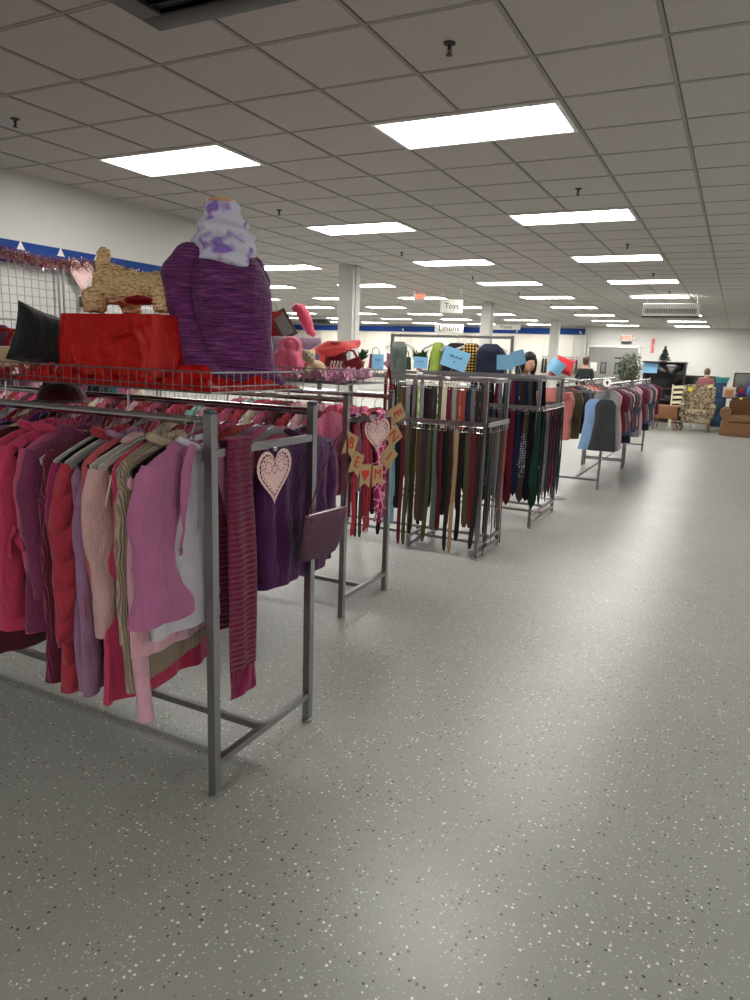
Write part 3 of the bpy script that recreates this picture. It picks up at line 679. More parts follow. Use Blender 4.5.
# ------------------------------------------------------------------ display on the nearest rack
def heightcloth(x0, x1, ya, yb, z, amp, seed, nx, ny, edge=.012):
    def fn(u, v):
        x = x0+(x1-x0)*u; y = ya+(yb-ya)*v; e = min(u, 1-u, v, 1-v)*8; e = min(1, e)
        h = abs(noise.noise(Vector((x*9+seed, y*9, 0))))*amp+abs(noise.noise(Vector((x*22+seed, y*22, 3))))*amp*.55
        return (x, y, z+edge*e+h*(.4+.6*e))
    mb = MB().surf(fn, nx, ny)
    base = [(p[0], p[1], z-.001) for p in mb.v]; o = len(mb.v); mb.add(base, [])
    mb.f += [tuple(o+i for i in f[::-1]) for f in mb.f[:(nx-1)*(ny-1)]]
    ring = [i for i in range(nx)]+[(j+1)*nx-1 for j in range(1, ny)]+[(ny-1)*nx+i for i in range(nx-2, -1, -1)]+[j*nx for j in range(ny-2, 0, -1)]
    mb.f += [(ring[i], ring[(i+1) % len(ring)], o+ring[(i+1) % len(ring)], o+ring[i]) for i in range(len(ring))]
    return mb
tag(obj('red_cloth', heightcloth(-2.565, -1.575, 1.89, 2.44, 1.4505, .105, 5, 110, 64), M['satin'], color=S(184, 14, 10), ang=180), 'crumpled bright red cloth in the basket under the mannequin', 'cloth')
tag(obj('red_cloth', heightcloth(-3.565, -2.585, 1.89, 2.44, 1.4505, .075, 9, 90, 50), M['satin'], color=S(150, 16, 26), ang=180), 'dark red cloth in the basket at the left edge, under the black cushion', 'cloth')
# draped box
def drape(u, v):
    a = u*2*PI; cs, sn = math.cos(a), math.sin(a)
    k = (abs(cs)**14+abs(sn)**14)**(-1/14); hx, hy = .258, .185
    if v < .35:
        t = v/.35; x, y, z = hx*cs*k*t, hy*sn*k*t, .0
        z += .002*noise.noise(Vector((x*9, y*9, 2)))
    else:
        t = (v-.35)/.65; flare = .014*t
        fx = .009*t*(math.sin(13*a+1)+.7*math.sin(7*a+2.2)); x, y = (hx+flare)*cs*k, (hy+flare)*sn*k; z = -.225*t
        w = noise.noise(Vector((x*7+1.7*z*9, z*14, y*6)))*.045*min(1, t*1.6)*(1-abs(abs(math.cos(a))-abs(math.sin(a)))*0)
        cr = sum(am*math.exp(-(((x*ca+z*sa)-c0+.02*math.sin(z*22+x*9))/.014)**2)*math.exp(-((x-mx)/.13)**2) for am, ca, sa, c0, mx in ((.012, .35, .94, -.06, -.12), (.010, .80, .60, -.20, -.15), (.014, -.45, .9, -.12, .10), (.010, .15, 1., -.17, .05), (.013, .98, .2, .15, .17), (.009, .98, -.2, -.24, -.22)))*min(1, t*3)
        nx, ny = (0, 1 if sn > 0 else -1) if abs(sn*k) > .98 else ((1 if cs > 0 else -1), 0)
        o = w*.35+cr+fx*.5; x += nx*o; y += ny*o
    return (x, y, z)
t_ = thing('draped_box', 'box covered with a smooth bright red satin cloth, left of the mannequin', 'box', (-2.115, 2.13, 1.708))
mb = MB().surf(drape, 260, 70, cu=True); obj('satin_cover', mb, M['satin'], t_, color=S(186, 16, 8), ang=180)
obj('box', MB().box((0, 0, -.118), (.47, .335, .19)), M['white'], t_)
# blob helper
def blob(name, parts, vox, mat, parent, color=None, disp=None, loc=(0, 0, 0)):
    mb = MB()
    for p in parts: p(mb)
    me = mb.mesh(name, weld=False); o = put(name, me, mat, parent, loc, color=color)
    r = o.modifiers.new('remesh', 'REMESH'); r.mode = 'VOXEL'; r.voxel_size = vox; r.use_smooth_shade = True
    s_ = o.modifiers.new('smooth', 'SMOOTH'); s_.iterations = 6; s_.factor = .6
    if disp:
        tx = bpy.data.textures.new(name, disp[0]); tx.noise_scale = disp[1]
        d = o.modifiers.new('pile', 'DISPLACE'); d.texture = tx; d.strength = disp[2]; d.mid_level = .5
    return o
def B(c, r, M_=None): return lambda mb: mb.ball(c, r, 20, 12, M_)
def T(pts, r): return lambda mb: mb.tube(pts, r, 14)
t_ = thing('plush_dog', 'curly tan plush dog standing on the red draped box', 'plush toy', (-2.115, 2.14, 1.708)); t_.scale = (1, 1, 1.12)
m, n, l, b = nmat('curly_tan_pile', rough=.95, spec=.1); co = coords(n); M['curl'] = m
mp = n.new('ShaderNodeMapping'); mp.inputs['Scale'].default_value = (30, 30, 75); l.new(co, mp.inputs[0])
ds = noise_n(n, l, 5, 2, co); vm = n.new('ShaderNodeVectorMath'); vm.operation = 'MULTIPLY_ADD'; l.new(ds.outputs['Color'], vm.inputs[0]); vm.inputs[1].default_value = (2, 2, 2); l.new(mp.outputs[0], vm.inputs[2])
v = n.new('ShaderNodeTexVoronoi'); l.new(vm.outputs[0], v.inputs[0]); v.inputs['Scale'].default_value = 1.6
l.new(ramp(n, l, v.outputs['Distance'], [(0, S(246, 220, 176)), (.6, S(226, 192, 144)), (.95, S(176, 138, 96))]), b.inputs['Base Color'])
inv = math_n(n, l, 'SUBTRACT', 1., v.outputs['Distance']); bump(n, l, b, inv, 1, .012)
blob('body', [T([(-.175, 0, .115), (-.10, 0, .105), (0, 0, .098), (.10, 0, .098), (.20, 0, .105)], [.075, .064, .052, .055, .07]), B((-.18, 0, .115), (.062, .07, .068)), B((.19, 0, .11), (.07, .07, .07)),
              B((.185, .16, .125), (.055, .055, .055)), T([(.18, 0, .11), (.185, .14, .12)], [.06, .05]), T([(.185, .18, .12), (.19, .235, .11)], [.04, .034]),
              T([(-.205, -.055, .09), (-.20, -.06, .04), (-.20, -.06, .012)], [.05, .046, .046]), T([(-.17, .06, .09), (-.13, .07, .04), (-.13, .07, .012)], [.045, .04, .04]),
              T([(.165, -.055, .09), (.17, -.06, .04), (.17, -.06, .012)], [.05, .046, .046]), T([(.18, .06, .09), (.20, .07, .04), (.20, .07, .012)], [.045, .04, .04])],
     .0075, M['curl'], t_, disp=('CLOUDS', .018, .018))
blob('tail', [T([(-.205, 0, .15), (-.212, 0, .19), (-.20, 0, .222), (-.192, 0, .236)], [.034, .027, .026, .02])], .006, M['curl'], t_, disp=('CLOUDS', .014, .012))
for s_ in (-1, 1): blob('ear', [T([(.185+s_*.045, .15, .165), (.185+s_*.06, .15, .13), (.185+s_*.062, .15, .09)], [.016, .024, .018])], .006, M['curl'], t_, disp=('CLOUDS', .014, .01))
obj('nose', MB().ball((.19, .268, .112), .013), M['black'], t_)
for s_ in (-1, 1): obj('eye', MB().ball((.186+s_*.024, .208, .150), .008), M['black'], t_)
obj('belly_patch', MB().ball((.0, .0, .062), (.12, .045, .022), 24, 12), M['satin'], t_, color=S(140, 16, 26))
# black cushion
def cushion(label, loc, rot, s1=.17, s2=.17, th=.055, c1=BLK, c2=CRM, mat='velour'):
    t_ = thing('cushion', label, 'cushion', loc); t_.rotation_euler = rot
    for sg, c, nm in ((-1, c1, 'front_cover'), (1, c2, 'back_cover')):
        def fn(u, v):
            x, z = 2*u-1, 2*v-1; px, pz = s1*x*(1-.10*(1-x*x)*0-.11*(1-z*z)*abs(x)), s2*z*(1-.11*(1-x*x)*abs(z))
            y = th*((1-x**4)*(1-z**4))**.55; return (px, sg*y+.002*noise.noise(Vector((x*4, z*4, sg))), pz)
        obj(nm, MB().surf(fn, 30, 30), M[mat], t_, color=c, ang=180)
    pts = []
    for k in range(64):
        a = 4*k/64; q = a % 1*2-1; s_ = int(a)
        x, z = ((q, -1), (1, q), (-q, 1), (-1, -q))[s_]; pts.append((s1*x*(1-.11*(1-z*z)*abs(x)), 0, s2*z*(1-.11*(1-x*x)*abs(z))))
    obj('piping', MB().tube(pts, .004, 6, closed=True), M['velour'], t_, color=c1)
    return t_
cushion('black square cushion with cream back, leaning against the red draped box', (-2.555, 2.02, 1.607), (-.08, math.radians(17), math.radians(72)), .118, .118, .045)
t_ = thing('felt_hat', 'dark maroon felt hat hung under the basket at the left edge', 'hat', (-2.80, 2.30, 1.415))
obj('crown', MB().lathe([(.001, .0), (.05, -.004), (.085, -.02), (.105, -.05), (.11, -.075)], 28, cap=False), M['velour'], t_, color=S(86, 10, 24), ang=80)
obj('brim', MB().lathe([(.105, -.073), (.13, -.08), (.135, -.085), (.11, -.082)], 28, cap=False), M['velour'], t_, color=S(70, 8, 20))
t_ = thing('gift_bag', 'small cream bag with red handles left of the black cushion', 'bag', (-2.88, 2.12, 1.475))
obj('bag_body', MB().box((0, 0, .05), (.13, .07, .10), bev=.012), M['plain'], t_, color=S(215, 190, 150))
for s_ in (-.03, .03): obj('handle', MB().tube([(-.075, s_, .06), (-.07, s_, .13), (-.03, s_, .17), (.03, s_, .17), (.07, s_, .13), (.075, s_, .06)], .009, 8), M['leather'], t_, color=S(160, 20, 24))
# mannequin ---------------------------------------------------------
RM = math.radians(39)
t_ = thing('mannequin', 'headless torso mannequin in a heather purple sweater and printed neck scarf', 'mannequin', (-1.715, 2.245, 1.470), RM)
secs = [(-.005, .004, .163, .105, 0), (.03, .0, .152, .10, 0), (.09, -.018, .138, .095, -.01), (.17, -.028, .138, .095, -.012), (.24, -.034, .146, .10, -.02), (.31, -.04, .152, .105, -.024), (.36, -.045, .150, .10, -.018),
        (.41, -.053, .140, .088, -.008), (.445, -.060, .126, .075, 0), (.475, -.064, .105, .064, .004), (.495, -.068, .082, .055, .006), (.51, -.070, .06, .05, .006)]
def lerp_secs(z):
    for a, b_ in zip(secs, secs[1:]):
        if z <= b_[0]:
            t = (z-a[0])/(b_[0]-a[0]); t = max(0, t); return [a[i]+(b_[i]-a[i])*t for i in range(5)]
    return list(secs[-1])
def sweater(u, v):
    z = -.005+.515*v; s_ = lerp_secs(z); a = u*2*PI
    # smooth interpolation by averaging
    s1, s2 = lerp_secs(z-.018), lerp_secs(z+.018); s_ = [(p+q+r)/3 for p, q, r in zip(s_, s1, s2)]
    c, n_ = math.cos(a), math.sin(a); x = s_[1]+s_[2]*math.copysign(abs(c)**.9, c); y = s_[4]+s_[3]*n_
    if n_ < 0:
        # bust
        for bx in (-.065, .055):
            y -= .028*math.exp(-((x-s_[1]-bx)/.05)**2-((z-.30)/.06)**2)
        # hanging folds running from the left arm and pooling folds at the hem
        y += .010*math.sin(z*46+x*26+2)*math.exp(-((z-.13)/.09)**2)*math.exp(-((x+.03)/.10)**2)
        y += .009*math.sin((z+x*.9)*38)*math.exp(-((z-.05)/.06)**2)
        y -= .006*math.sin((x*.8+z)*30+1)*math.exp(-((z-.21)/.07)**2)
    k = .008*noise.noise(Vector((x*10, y*10, z*12+5)))*min(1, (.5-z)*6 if z > .34 else 1)
    r_ = .016*math.exp(-(z/.03)**2)*math.sin(a*9)
    return (x*(1+k*2)+r_*c*.6, y+k+r_*n_*.6, z)
obj('sweater_body', MB().surf(sweater, 110, 90, cu=True), M['heather'], t_, ang=180)
def sleeve(name, pts, rr, fl, seed):
    mb = MB(); n = 40; P = [Vector(p) for p in pts]; out = []; r2 = []
    for i in range(n):
        t = i/(n-1)*(len(P)-1); k = min(int(t), len(P)-2); f = t-k; f2 = f
        p0, p1, p2, p3 = P[max(0, k-1)], P[k], P[k+1], P[min(len(P)-1, k+2)]
        q = .5*((2*p1)+(-p0+p2)*f+(2*p0-5*p1+4*p2-p3)*f*f+(-p0+3*p1-3*p2+p3)*f**3); out.append(q)
        r2.append(rr[k]+(rr[k+1]-rr[k])*f+.0028*math.sin(i*1.1+seed)+.002*math.sin(i*.55))
    b_ = MB().tube(out, r2, 26, flat=fl, up=(0, 1, 0))
    vs = [Vector(v)+Vector((1, 1, 0))*.010*noise.noise(Vector((v[0]*16+seed, v[1]*16, v[2]*9))) for v in b_.v]
    mb.add(vs, b_.f); return obj(name, mb, M['heather'], t_, ang=180)
sleeve('sleeve', [(-.13, .0, .472), (-.195, -.010, .452), (-.226, -.018, .385), (-.212, -.03, .25), (-.182, -.05, .12), (-.125, -.085, .025), (-.07, -.12, -.008)], [.03, .055, .062, .055, .05, .048, .034], .82, 1)
sleeve('sleeve', [(-.01, .01, .46), (.045, .02, .425), (.066, .045, .34), (.062, .065, .2), (.07, .07, .07), (.09, .06, .01)], [.03, .045, .047, .045, .042, .036], .85, 7)
# printed cowl
def cowl(u, v):
    a = u*2*PI; prof = [(.060, .650), (.063, .630), (.068, .605), (.086, .575), (.102, .545), (.108, .510), (.102, .475), (.092, .455), (.078, .462)]
    t = v*(len(prof)-1); k = min(int(t), len(prof)-2); f = t-k; f = f*f*(3-2*f)*.5+f*.5
    r = prof[k][0]+(prof[k+1][0]-prof[k][0])*f; z = prof[k][1]+(prof[k+1][1]-prof[k][1])*f
    low = max(0, min(1, v*1.3-.2)); front = max(0, -math.sin(a-.25))
    z -= low*.032*front**1.4; z += low*.02*max(0, math.sin(a)); r *= 1+.10*low*front
    fold = .0075*math.sin(z*105+3.0*math.sin(a+1.2)+1.1*math.sin(a*2))*min(1, v*2.5)+.002*math.sin(z*230+a*3)*low
    q = .010*noise.noise(Vector((math.cos(a)*3, math.sin(a)*3, z*30)))
    r += fold+q; return (-.070+r*math.cos(a)*1.04+.012*low, .004+r*math.sin(a)*.9-.012*low*front, z+.006*math.sin(a*3+1)*v)
obj('neck_scarf', MB().surf(cowl, 120, 70, cu=True), M['print'], t_, ang=180)
obj('neck_cap', MB().lathe([(.042, .56), (.044, .648), (.050, .654), (.048, .664), (.03, .669), (.001, .670)], 28, (-.072, .004, 0)), simple('tan_neck_cap', S(206, 160, 110), .5), t_)
obj('inner_form', MB().lathe([(.10, .0), (.10, .2), (.11, .35), (.09, .44), (.045, .5), (.045, .6)], 24, (-.05, 0, 0), .9, .65), M['white'], t_)
# ------------------------------------------------------------------ second rack: end displays
t_ = thing('letter_banner', 'burlap pennant banner reading BE heart MINE across the second rack end', 'banner', (-1.95, 3.6, 0))
fl = [('B', -.05, 1.145, .12), ('E', .045, 1.00, .34), ('h', .165, .90, .52), ('M', .36, .885, -.36), ('I', .50, .985, -.75), ('N', .565, 1.12, -.95), ('E', .60, 1.27, -1.12)]
hm = MB(); ho = []
for k in range(40):
    a = 2*PI*k/40; ho.append((16*math.sin(a)**3/32*.07, (13*math.cos(a)-5*math.cos(2*a)-2*math.cos(3*a)-math.cos(4*a))/29*.07))
hm.prism(ho, .003); hm = hm.mesh('printed_heart', False)
# first three letters run down from the front post, the rest climb to the rear post
angs = [-.95, -.80, -.42, .30, .82, 1.12, 1.28]
rots = [.42, .42, .10, .0, .70, .95, 1.10]
cpos = [(-.035, 1.075), (.045, .955), (.165, .865), (.335, .845), (.475, .945), (.535, 1.075), (.575, 1.22)]
for (ch, *_), an, (yy, zz) in zip(fl, rots, cpos):
    # local X (text right) -> +y, text up -> +z, face -> +x
    Mt = Matrix(((0, 0, 1), (1, 0, 0), (0, 1, 0)))
    fl_t = bpy.data.objects.new('pennant', None)
    mb = MB(); w, h = .052, .070
    pts = [(-w, h), (w, h), (w, -h), (0, -h*.62), (-w, -h)]
    mb.prism(pts, .0016); me = mb.mesh('pennant', False)
    p = put('pennant', me, M['burlap'], t_, (0, yy, zz))
    p.rotation_euler = (Matrix.Rotation(PI/2-(.45 if yy > .4 else .2), 3, 'Z') @ Matrix.Rotation(an, 3, 'Y')).to_euler()
    bpy.data.objects.remove(fl_t)
    if ch == 'h': q = put('printed_heart', hm, M['redink'], p, (0, -.003, .012))
    else:
        q = put('printed_letter', text_mesh(ch, .095, .0008), M['redink'], p, (0, -.003, .012)); q.rotation_euler = (PI/2, 0, 0)
obj('string', MB().tube([(-.005, -.06, 1.20), (0, -.07, 1.14), (0, .03, 1.02), (0, .12, .945), (0, .25, .93), (0, .39, .93), (0, .50, 1.03), (0, .56, 1.17), (0, .60, 1.30)], .002, 5), M['burlap'], t_)
# scarves over the end bar of rack two
def endscarf(label, y, wd, fr, bk, mat, color, seed, z=1.245, fringe=None, x=-2.0):
    t_ = thing('scarf', label, 'scarf', (x, y, z-.012))
    obj('cloth', strip(over(0, 0, 0, .024, fr, bk, 34), lambda t: wd*(1+.08*math.sin(9*t)), lambda t: .003, 12, .012, seed), M[mat], t_, color=COL[color], ang=80)
    if fringe:
        mb = MB(); rnd = random.Random(seed)
        for k in range(16):
            yy = (k/15-.5)*wd; mb.tube([(.03, yy, -fr), (.034, yy+rnd.uniform(-.006, .006), -fr-.04), (.03, yy+rnd.uniform(-.01, .01), -fr-rnd.uniform(.06, .12))], .0025, 4)
        obj('fringe', mb, M[mat], t_, color=COL[color])
    return t_
endscarf('magenta and pink patterned scarf with ragged fringe, behind the banner', 4.03, .15, .60, .4, 'lace', 'magenta', 4, 1.235, True)
endscarf('plain raspberry scarf hanging left of the patterned one, behind the banner', 3.83, .085, .62, .4, 'plain', 'raspberry red', 6, 1.235, True)
endscarf('mauve scarf hanging closest to the front post of the second rack', 3.72, .07, .45, .3, 'plain', 'mauve', 8, 1.235)
t_ = thing('ribbon', 'long dark red satin ribbon hanging down beside the second rack post', 'ribbon', (-1.972, 3.66, 1.2))
obj('strip', strip([(.0, .0, 0), (.004, .004, -.2), (.0, .0, -.4), (.006, .004, -.6), (.0, .0, -.66), (.004, .0, -.685)], lambda t: .05, lambda t: .0015, 8, .004, 3), M['satin'], t_, color=S(160, 16, 40))
tag(obj('crop_hanger', MB().prism([(-.1, -.05), (-.02, -.012), (0, 0), (.02, -.012), (.1, -.05), (.09, -.062), (0, -.04), (-.09, -.062)], .01, Rz(PI/2)), M['black'], None, (-1.96, 3.74, 1.25)), 'black hanger bar at the end of the second rack above the banner', 'hanger')
def bag(label, loc, rz, w, h, d, c, drop=.25, rot=None, mat='leather'):
    t_ = thing('handbag', label, 'bag', loc, rz)
    if rot: t_.rotation_euler = rot
    def fn(u, v):
        a = u*2*PI; k = 1-.12*v; return (w/2*k*math.copysign(abs(math.cos(a))**.4, math.cos(a)), d/2*(1-.5*v)*math.copysign(abs(math.sin(a))**.6, math.sin(a)), h*v)
    mb = MB().surf(fn, 40, 12, cu=True); mb.f.append(tuple(range(40))[::-1]); mb.f.append(tuple(range(11*40, 12*40)))
    obj('bag_body', mb, M[mat], t_, color=c)
    obj('handle', MB().tube([(-w*.32, 0, h*.9), (-w*.25, 0, h+drop*.7), (0, 0, h+drop), (w*.25, 0, h+drop*.7), (w*.32, 0, h*.9)], .008, 8), M['leather'], t_, color=c); return t_
bag('dark red leather bag with long handles hanging at the rear post of the second rack', (-2.06, 4.27, 1.02), PI/2, .16, .16, .06, S(120, 14, 26), .34)
# things in the second basket -------------------------------------------------
ZB = 1.424
rows2 = [('rose pink', 'top'), ('red', 'sweater'), ('pale pink', 'shirt'), ('red', 'shirt'), ('maroon', 'top'), ('rose pink', 'shirt'), ('cream', 'top'), ('raspberry red', 'top'), ('rose pink', 'top'), ('red', 'shirt'), ('pale pink', 'top'), ('mint', 'shirt'), ('red', 'top'), ('hot pink', 'shirt'), ('maroon', 'shirt')]
x = -2.10
G2 = 'clothes on the front rail of the second rack'
gm = []
for s_ in range(4): gm.append(garment(90+s_, L=.5, w=.19, th=.03, sl='long', slen=.28, sr=.05, nu=26, nv=12))
n2 = 34
for i in range(n2):
    c, k = rows2[i % len(rows2)]
    body, sl = gm[i % 4]; b2 = MB().add(body.v, body.f)
    lab = '%s %s on the front rail of the second rack, %s from its aisle end' % (c, k, nth(i+1))
    hang(x, 3.6, 1.33+.0155-.0205, RZ, c, k, lab, G2, (b2, sl), 'plain', (CLR, BLK, WHT, CRM)[i % 4], parts=False, hlabel='%s hanger on the front rail of the second rack, %s from its aisle end' % (('clear', 'black', 'white', 'cream')[i % 4], nth(i+1)))
    x -= .086
for i in range(12):
    c, k = rows2[(i*4+1) % len(rows2)]; body, sl = gm[(i+1) % 4]; b2 = MB().add(body.v, body.f)
    hang(-2.12-.1*i, 4.2, 1.33+.0155-.0205, RZ, c, k, '%s %s on the rear rail of the second rack, %s from its aisle end' % (c, k, nth(i+1)), 'clothes on the rear rail of the second rack', (b2, sl), 'plain', CLR, parts=False, hlabel='clear hanger on the rear rail of the second rack, %s from its aisle end' % nth(i+1))
# ruffles garland lying in the basket
mb = MB()
for k in range(46):
    a = k/45; cx, cy = -2.09-.42*a*(1 if k % 2 else .98), 3.72+.42*((k*37) % 46)/46
    def rf(u, v, cx=cx, cy=cy, k=k):
        an = u*2*PI; r = .012+.034*v; return (cx+r*math.cos(an), cy+r*math.sin(an), ZB+.025+.03*v*math.sin(an*3+k)+.04*v*(.5+.5*math.sin(k)))
    mb.surf(rf, 20, 5, cu=True)
tag(obj('ruffle_garland', mb, M['plain'], color=S(226, 170, 196), ang=180), 'pale pink ruffled garland heaped at the aisle end of the second basket', 'garland')
# plush lamb
t_ = thing('plush_teddy', 'small cream plush bear lying in the second basket before the pink hood', 'plush toy', (-2.345, 3.73, ZB+.02), RM)
blob('body', [B((0, 0, .13), (.042, .038, .038)), B((.028, 0, .155), .014), B((-.03, 0, .158), .014), B((.0, -.036, .118), (.02, .018, .015)), B((.05, .01, .06), (.055, .045, .045)), T([(.08, -.02, .04), (.15, -.04, .03)], [.025, .02]), T([(.0, -.03, .06), (-.02, -.06, .03)], [.02, .017]), T([(.09, .03, .04), (.15, .05, .03)], [.025, .02])],
     .006, M['fur'], t_, color=S(214, 196, 160), disp=('CLOUDS', .008, .006))
for s_ in (-1, 1): obj('eye', MB().ball((s_*.015, -.036, .138), .005), M['black'], t_)
obj('nose', MB().ball((0, -.053, .122), .006), M['black'], t_)
# pink hood / plush vest
t_ = thing('plush_vest', 'rose pink hooded plush vest standing in the second basket behind the cream bear', 'vest', (-2.55, 3.84, ZB+.005), RM)
def vest(u, v):
    a = u*2*PI; prof = [(.12, 0), (.115, .08), (.105, .15), (.07, .19), (.072, .22), (.05, .255), (.012, .262)]
    t = v*(len(prof)-1); k = min(int(t), 5); f = t-k; r = prof[k][0]+(prof[k+1][0]-prof[k][0])*f; z = prof[k][1]+(prof[k+1][1]-prof[k][1])*f
    r *= 1+.09*math.sin(a*5+z*20)+.06*noise.noise(Vector((math.cos(a)*2, math.sin(a)*2, z*14))); return (r*math.cos(a), r*.6*math.sin(a), z)
obj('body', MB().surf(vest, 60, 30, cu=True), M['velour'], t_, color=S(226, 108, 138), ang=180)
obj('hood_rim', MB().tube([(.055*math.cos(a)-.01, -.045-.01*math.sin(a), .205+.045*math.sin(a)) for a in [2*PI*i/20 for i in range(20)]], .011, 8, closed=True), M['velour'], t_, color=S(236, 130, 156))
t_ = thing('pink_pouch', 'glossy pink bag beside the mannequin hem in the second basket', 'bag', (-2.69, 3.74, ZB+.005), RM)
obj('bag_body', MB().surf(lambda u, v: ((.055+.02*math.sin(v*PI))*math.cos(u*6.283), .05*math.sin(u*6.283), .14*v+.01*math.sin(u*12)), 30, 14, cu=True), M['leather'], t_, color=S(228, 100, 140))
obj('handle', MB().tube([(-.05, 0, .12), (-.03, 0, .17), (.03, 0, .175), (.055, 0, .12)], .012, 8), M['leather'], t_, color=S(230, 120, 155))
t_ = thing('gift_box', 'wide lavender box in the second basket holding up the black easel frame', 'box', (-2.64, 4.04, ZB+.005), RM)
obj('base', MB().box((0, 0, .12), (.30, .17, .24), bev=.004), M['matte'], t_, color=S(168, 150, 186)); obj('lid', MB().box((0, 0, .238), (.31, .18, .05), bev=.004), M['matte'], t_, color=S(186, 172, 200))
ZL = ZB+.006+.263
t_ = thing('easel_frame', 'dark framed picture leaning like an easel on the lavender box', 'picture frame', (-2.67, 4.03, ZL), RM)
q = obj('frame', MB().box((0, 0, .09), (.115, .012, .19), bev=.003), M['dkwood'], t_, (-.01, 0, .0)); q.rotation_euler = (-.15, -.52, 0)
q2 = obj('picture', MB().box((0, -.008, .09), (.075, .004, .15)), simple('grey_print', S(105, 100, 96), .5), t_, (-.01, 0, 0)); q2.rotation_euler = (-.15, -.52, 0)
q = obj('back_leg', MB().box((0, 0, .09), (.02, .008, .19)), M['dkwood'], t_, (-.10, .03, 0)); q.rotation_euler = (0, .25, 0)
t_ = thing('pink_boa', 'rose pink plush stocking draped down behind the easel picture', 'plush toy', (-2.655, 4.11, ZL), RM)
obj('body', MB().tube([(-.055, 0, .175), (-.03, 0, .19), (.0, 0, .18), (.025, 0, .14), (.045, 0, .09), (.07, 0, .04), (.1, -.01, .015)], [.014, .034, .043, .044, .040, .030, .016], 16), M['velour'], t_, color=S(226, 84, 112), ang=80)
t_ = thing('gift_bag', 'dark red gift bag standing left of the easel picture', 'bag', (-2.795, 3.99, ZL-.03), RM)
obj('bag_body', MB().box((0, 0, .11), (.11, .07, .16), bev=.004), M['leather'], t_, color=S(150, 18, 30)); obj('handle', MB().tube([(-.03, 0, .19), (-.02, 0, .24), (.02, 0, .24), (.03, 0, .19)], .003, 6), M['leather'], t_, color=S(190, 150, 120))
t_ = thing('felt_hat', 'bright red felt hat with wide wavy brim on a dark red stand', 'hat', (-2.33, 4.03, ZB+.005), RM)
def brim(u, v):
    a = u*2*PI; r = .05+.095*v; z = .245-.085*v**1.2*(.35+.65*max(0, -math.sin(a)))-.03*v*max(0, -math.cos(a))+.035*v*max(0, math.cos(a))+.010*math.sin(a*4)*v; return (r*math.cos(a)*1.12, r*math.sin(a)*.7, z)
obj('brim', MB().surf(brim, 60, 10, cu=True), M['velour'], t_, color=S(186, 14, 10), ang=180)
obj('crown', MB().lathe([(.001, .245), (.04, .243), (.058, .23), (.065, .15), (.07, .0), (.001, .0)], 28, cap=False), M['velour'], t_, color=S(120, 10, 20), ang=60)
bag('dark red quilted bag leaning right of the red felt hat in the second basket', (-2.17, 4.06, ZB+.01), RM, .12, .14, .05, S(118, 14, 26), .06, rot=(0, -.38, RM))
mb = MB()
for k in range(4): mb.tube([(-.03+k*.02, 0, 0), (-.035+k*.02, 0, .05), (-.03+k*.02, -.01, .075)], .006, 8)
tag(obj('candy_cane_bundle', mb, M['plastic'], None, (-2.19, 3.80, ZB+.05), RM, color=S(210, 196, 180)), 'bundle of cream and pink candy sticks in front of the red hat', 'ornament')
# ------------------------------------------------------------------ belt rack and tie rack
def tier_rack(label, loc, L, W, zlow, ztop, yt, cat='accessory rack', posts=(0,)):
    t_ = thing('accessory_rack', label, cat, loc); m_ = M['steel']
    for x in posts:
        for y in (0, W):
            p = obj('post', sq(MB(), (x, y, .02), (x, y, ztop), .03), m_, t_, smooth=False); obj('foot', MB().lathe([(.02, 0), (.024, .005), (.012, .02)], 12, (x, y, 0)), m_, p)
        for z in (.05, .12): obj('base_bar', sq(MB(), (x, -.03, z), (x, W+.03, z), .026), m_, t_, smooth=False)
    for z in (.07, .14): obj('stretcher', sq(MB(), (0, W*.5, z), (-L, W*.5, z), .024), m_, t_, smooth=False)
    for y in (yt, W-yt): obj('top_rail', sq(MB(), (.03, y, ztop), (-L, y, ztop), .03), m_, t_, smooth=False)
    obj('top_rail', sq(MB(), (.02, yt, ztop), (.02, W-yt, ztop), .03), m_, t_, smooth=False)
    for y in (0, W): obj('lower_rail', MB().box((-L/2, y-.01, zlow), (L, .012, .035)), m_, t_, smooth=False)
    obj('lower_rail', MB().box((.03, W/2, zlow), (.012, W, .035)), m_, t_, smooth=False)
    return t_
tier_rack('two-tier steel rack hung with belts, nearer than the necktie rack', (-1.70, 5.27, 0), 1.5, .56, 1.09, 1.425, .12, posts=(0, -.60, -1.5))
tier_rack('two-tier steel rack hung with dark neckties, behind the belt rack', (-1.62, 6.62, 0), 1.6, .95, 1.16, 1.435, .1, posts=(0, -1.6))
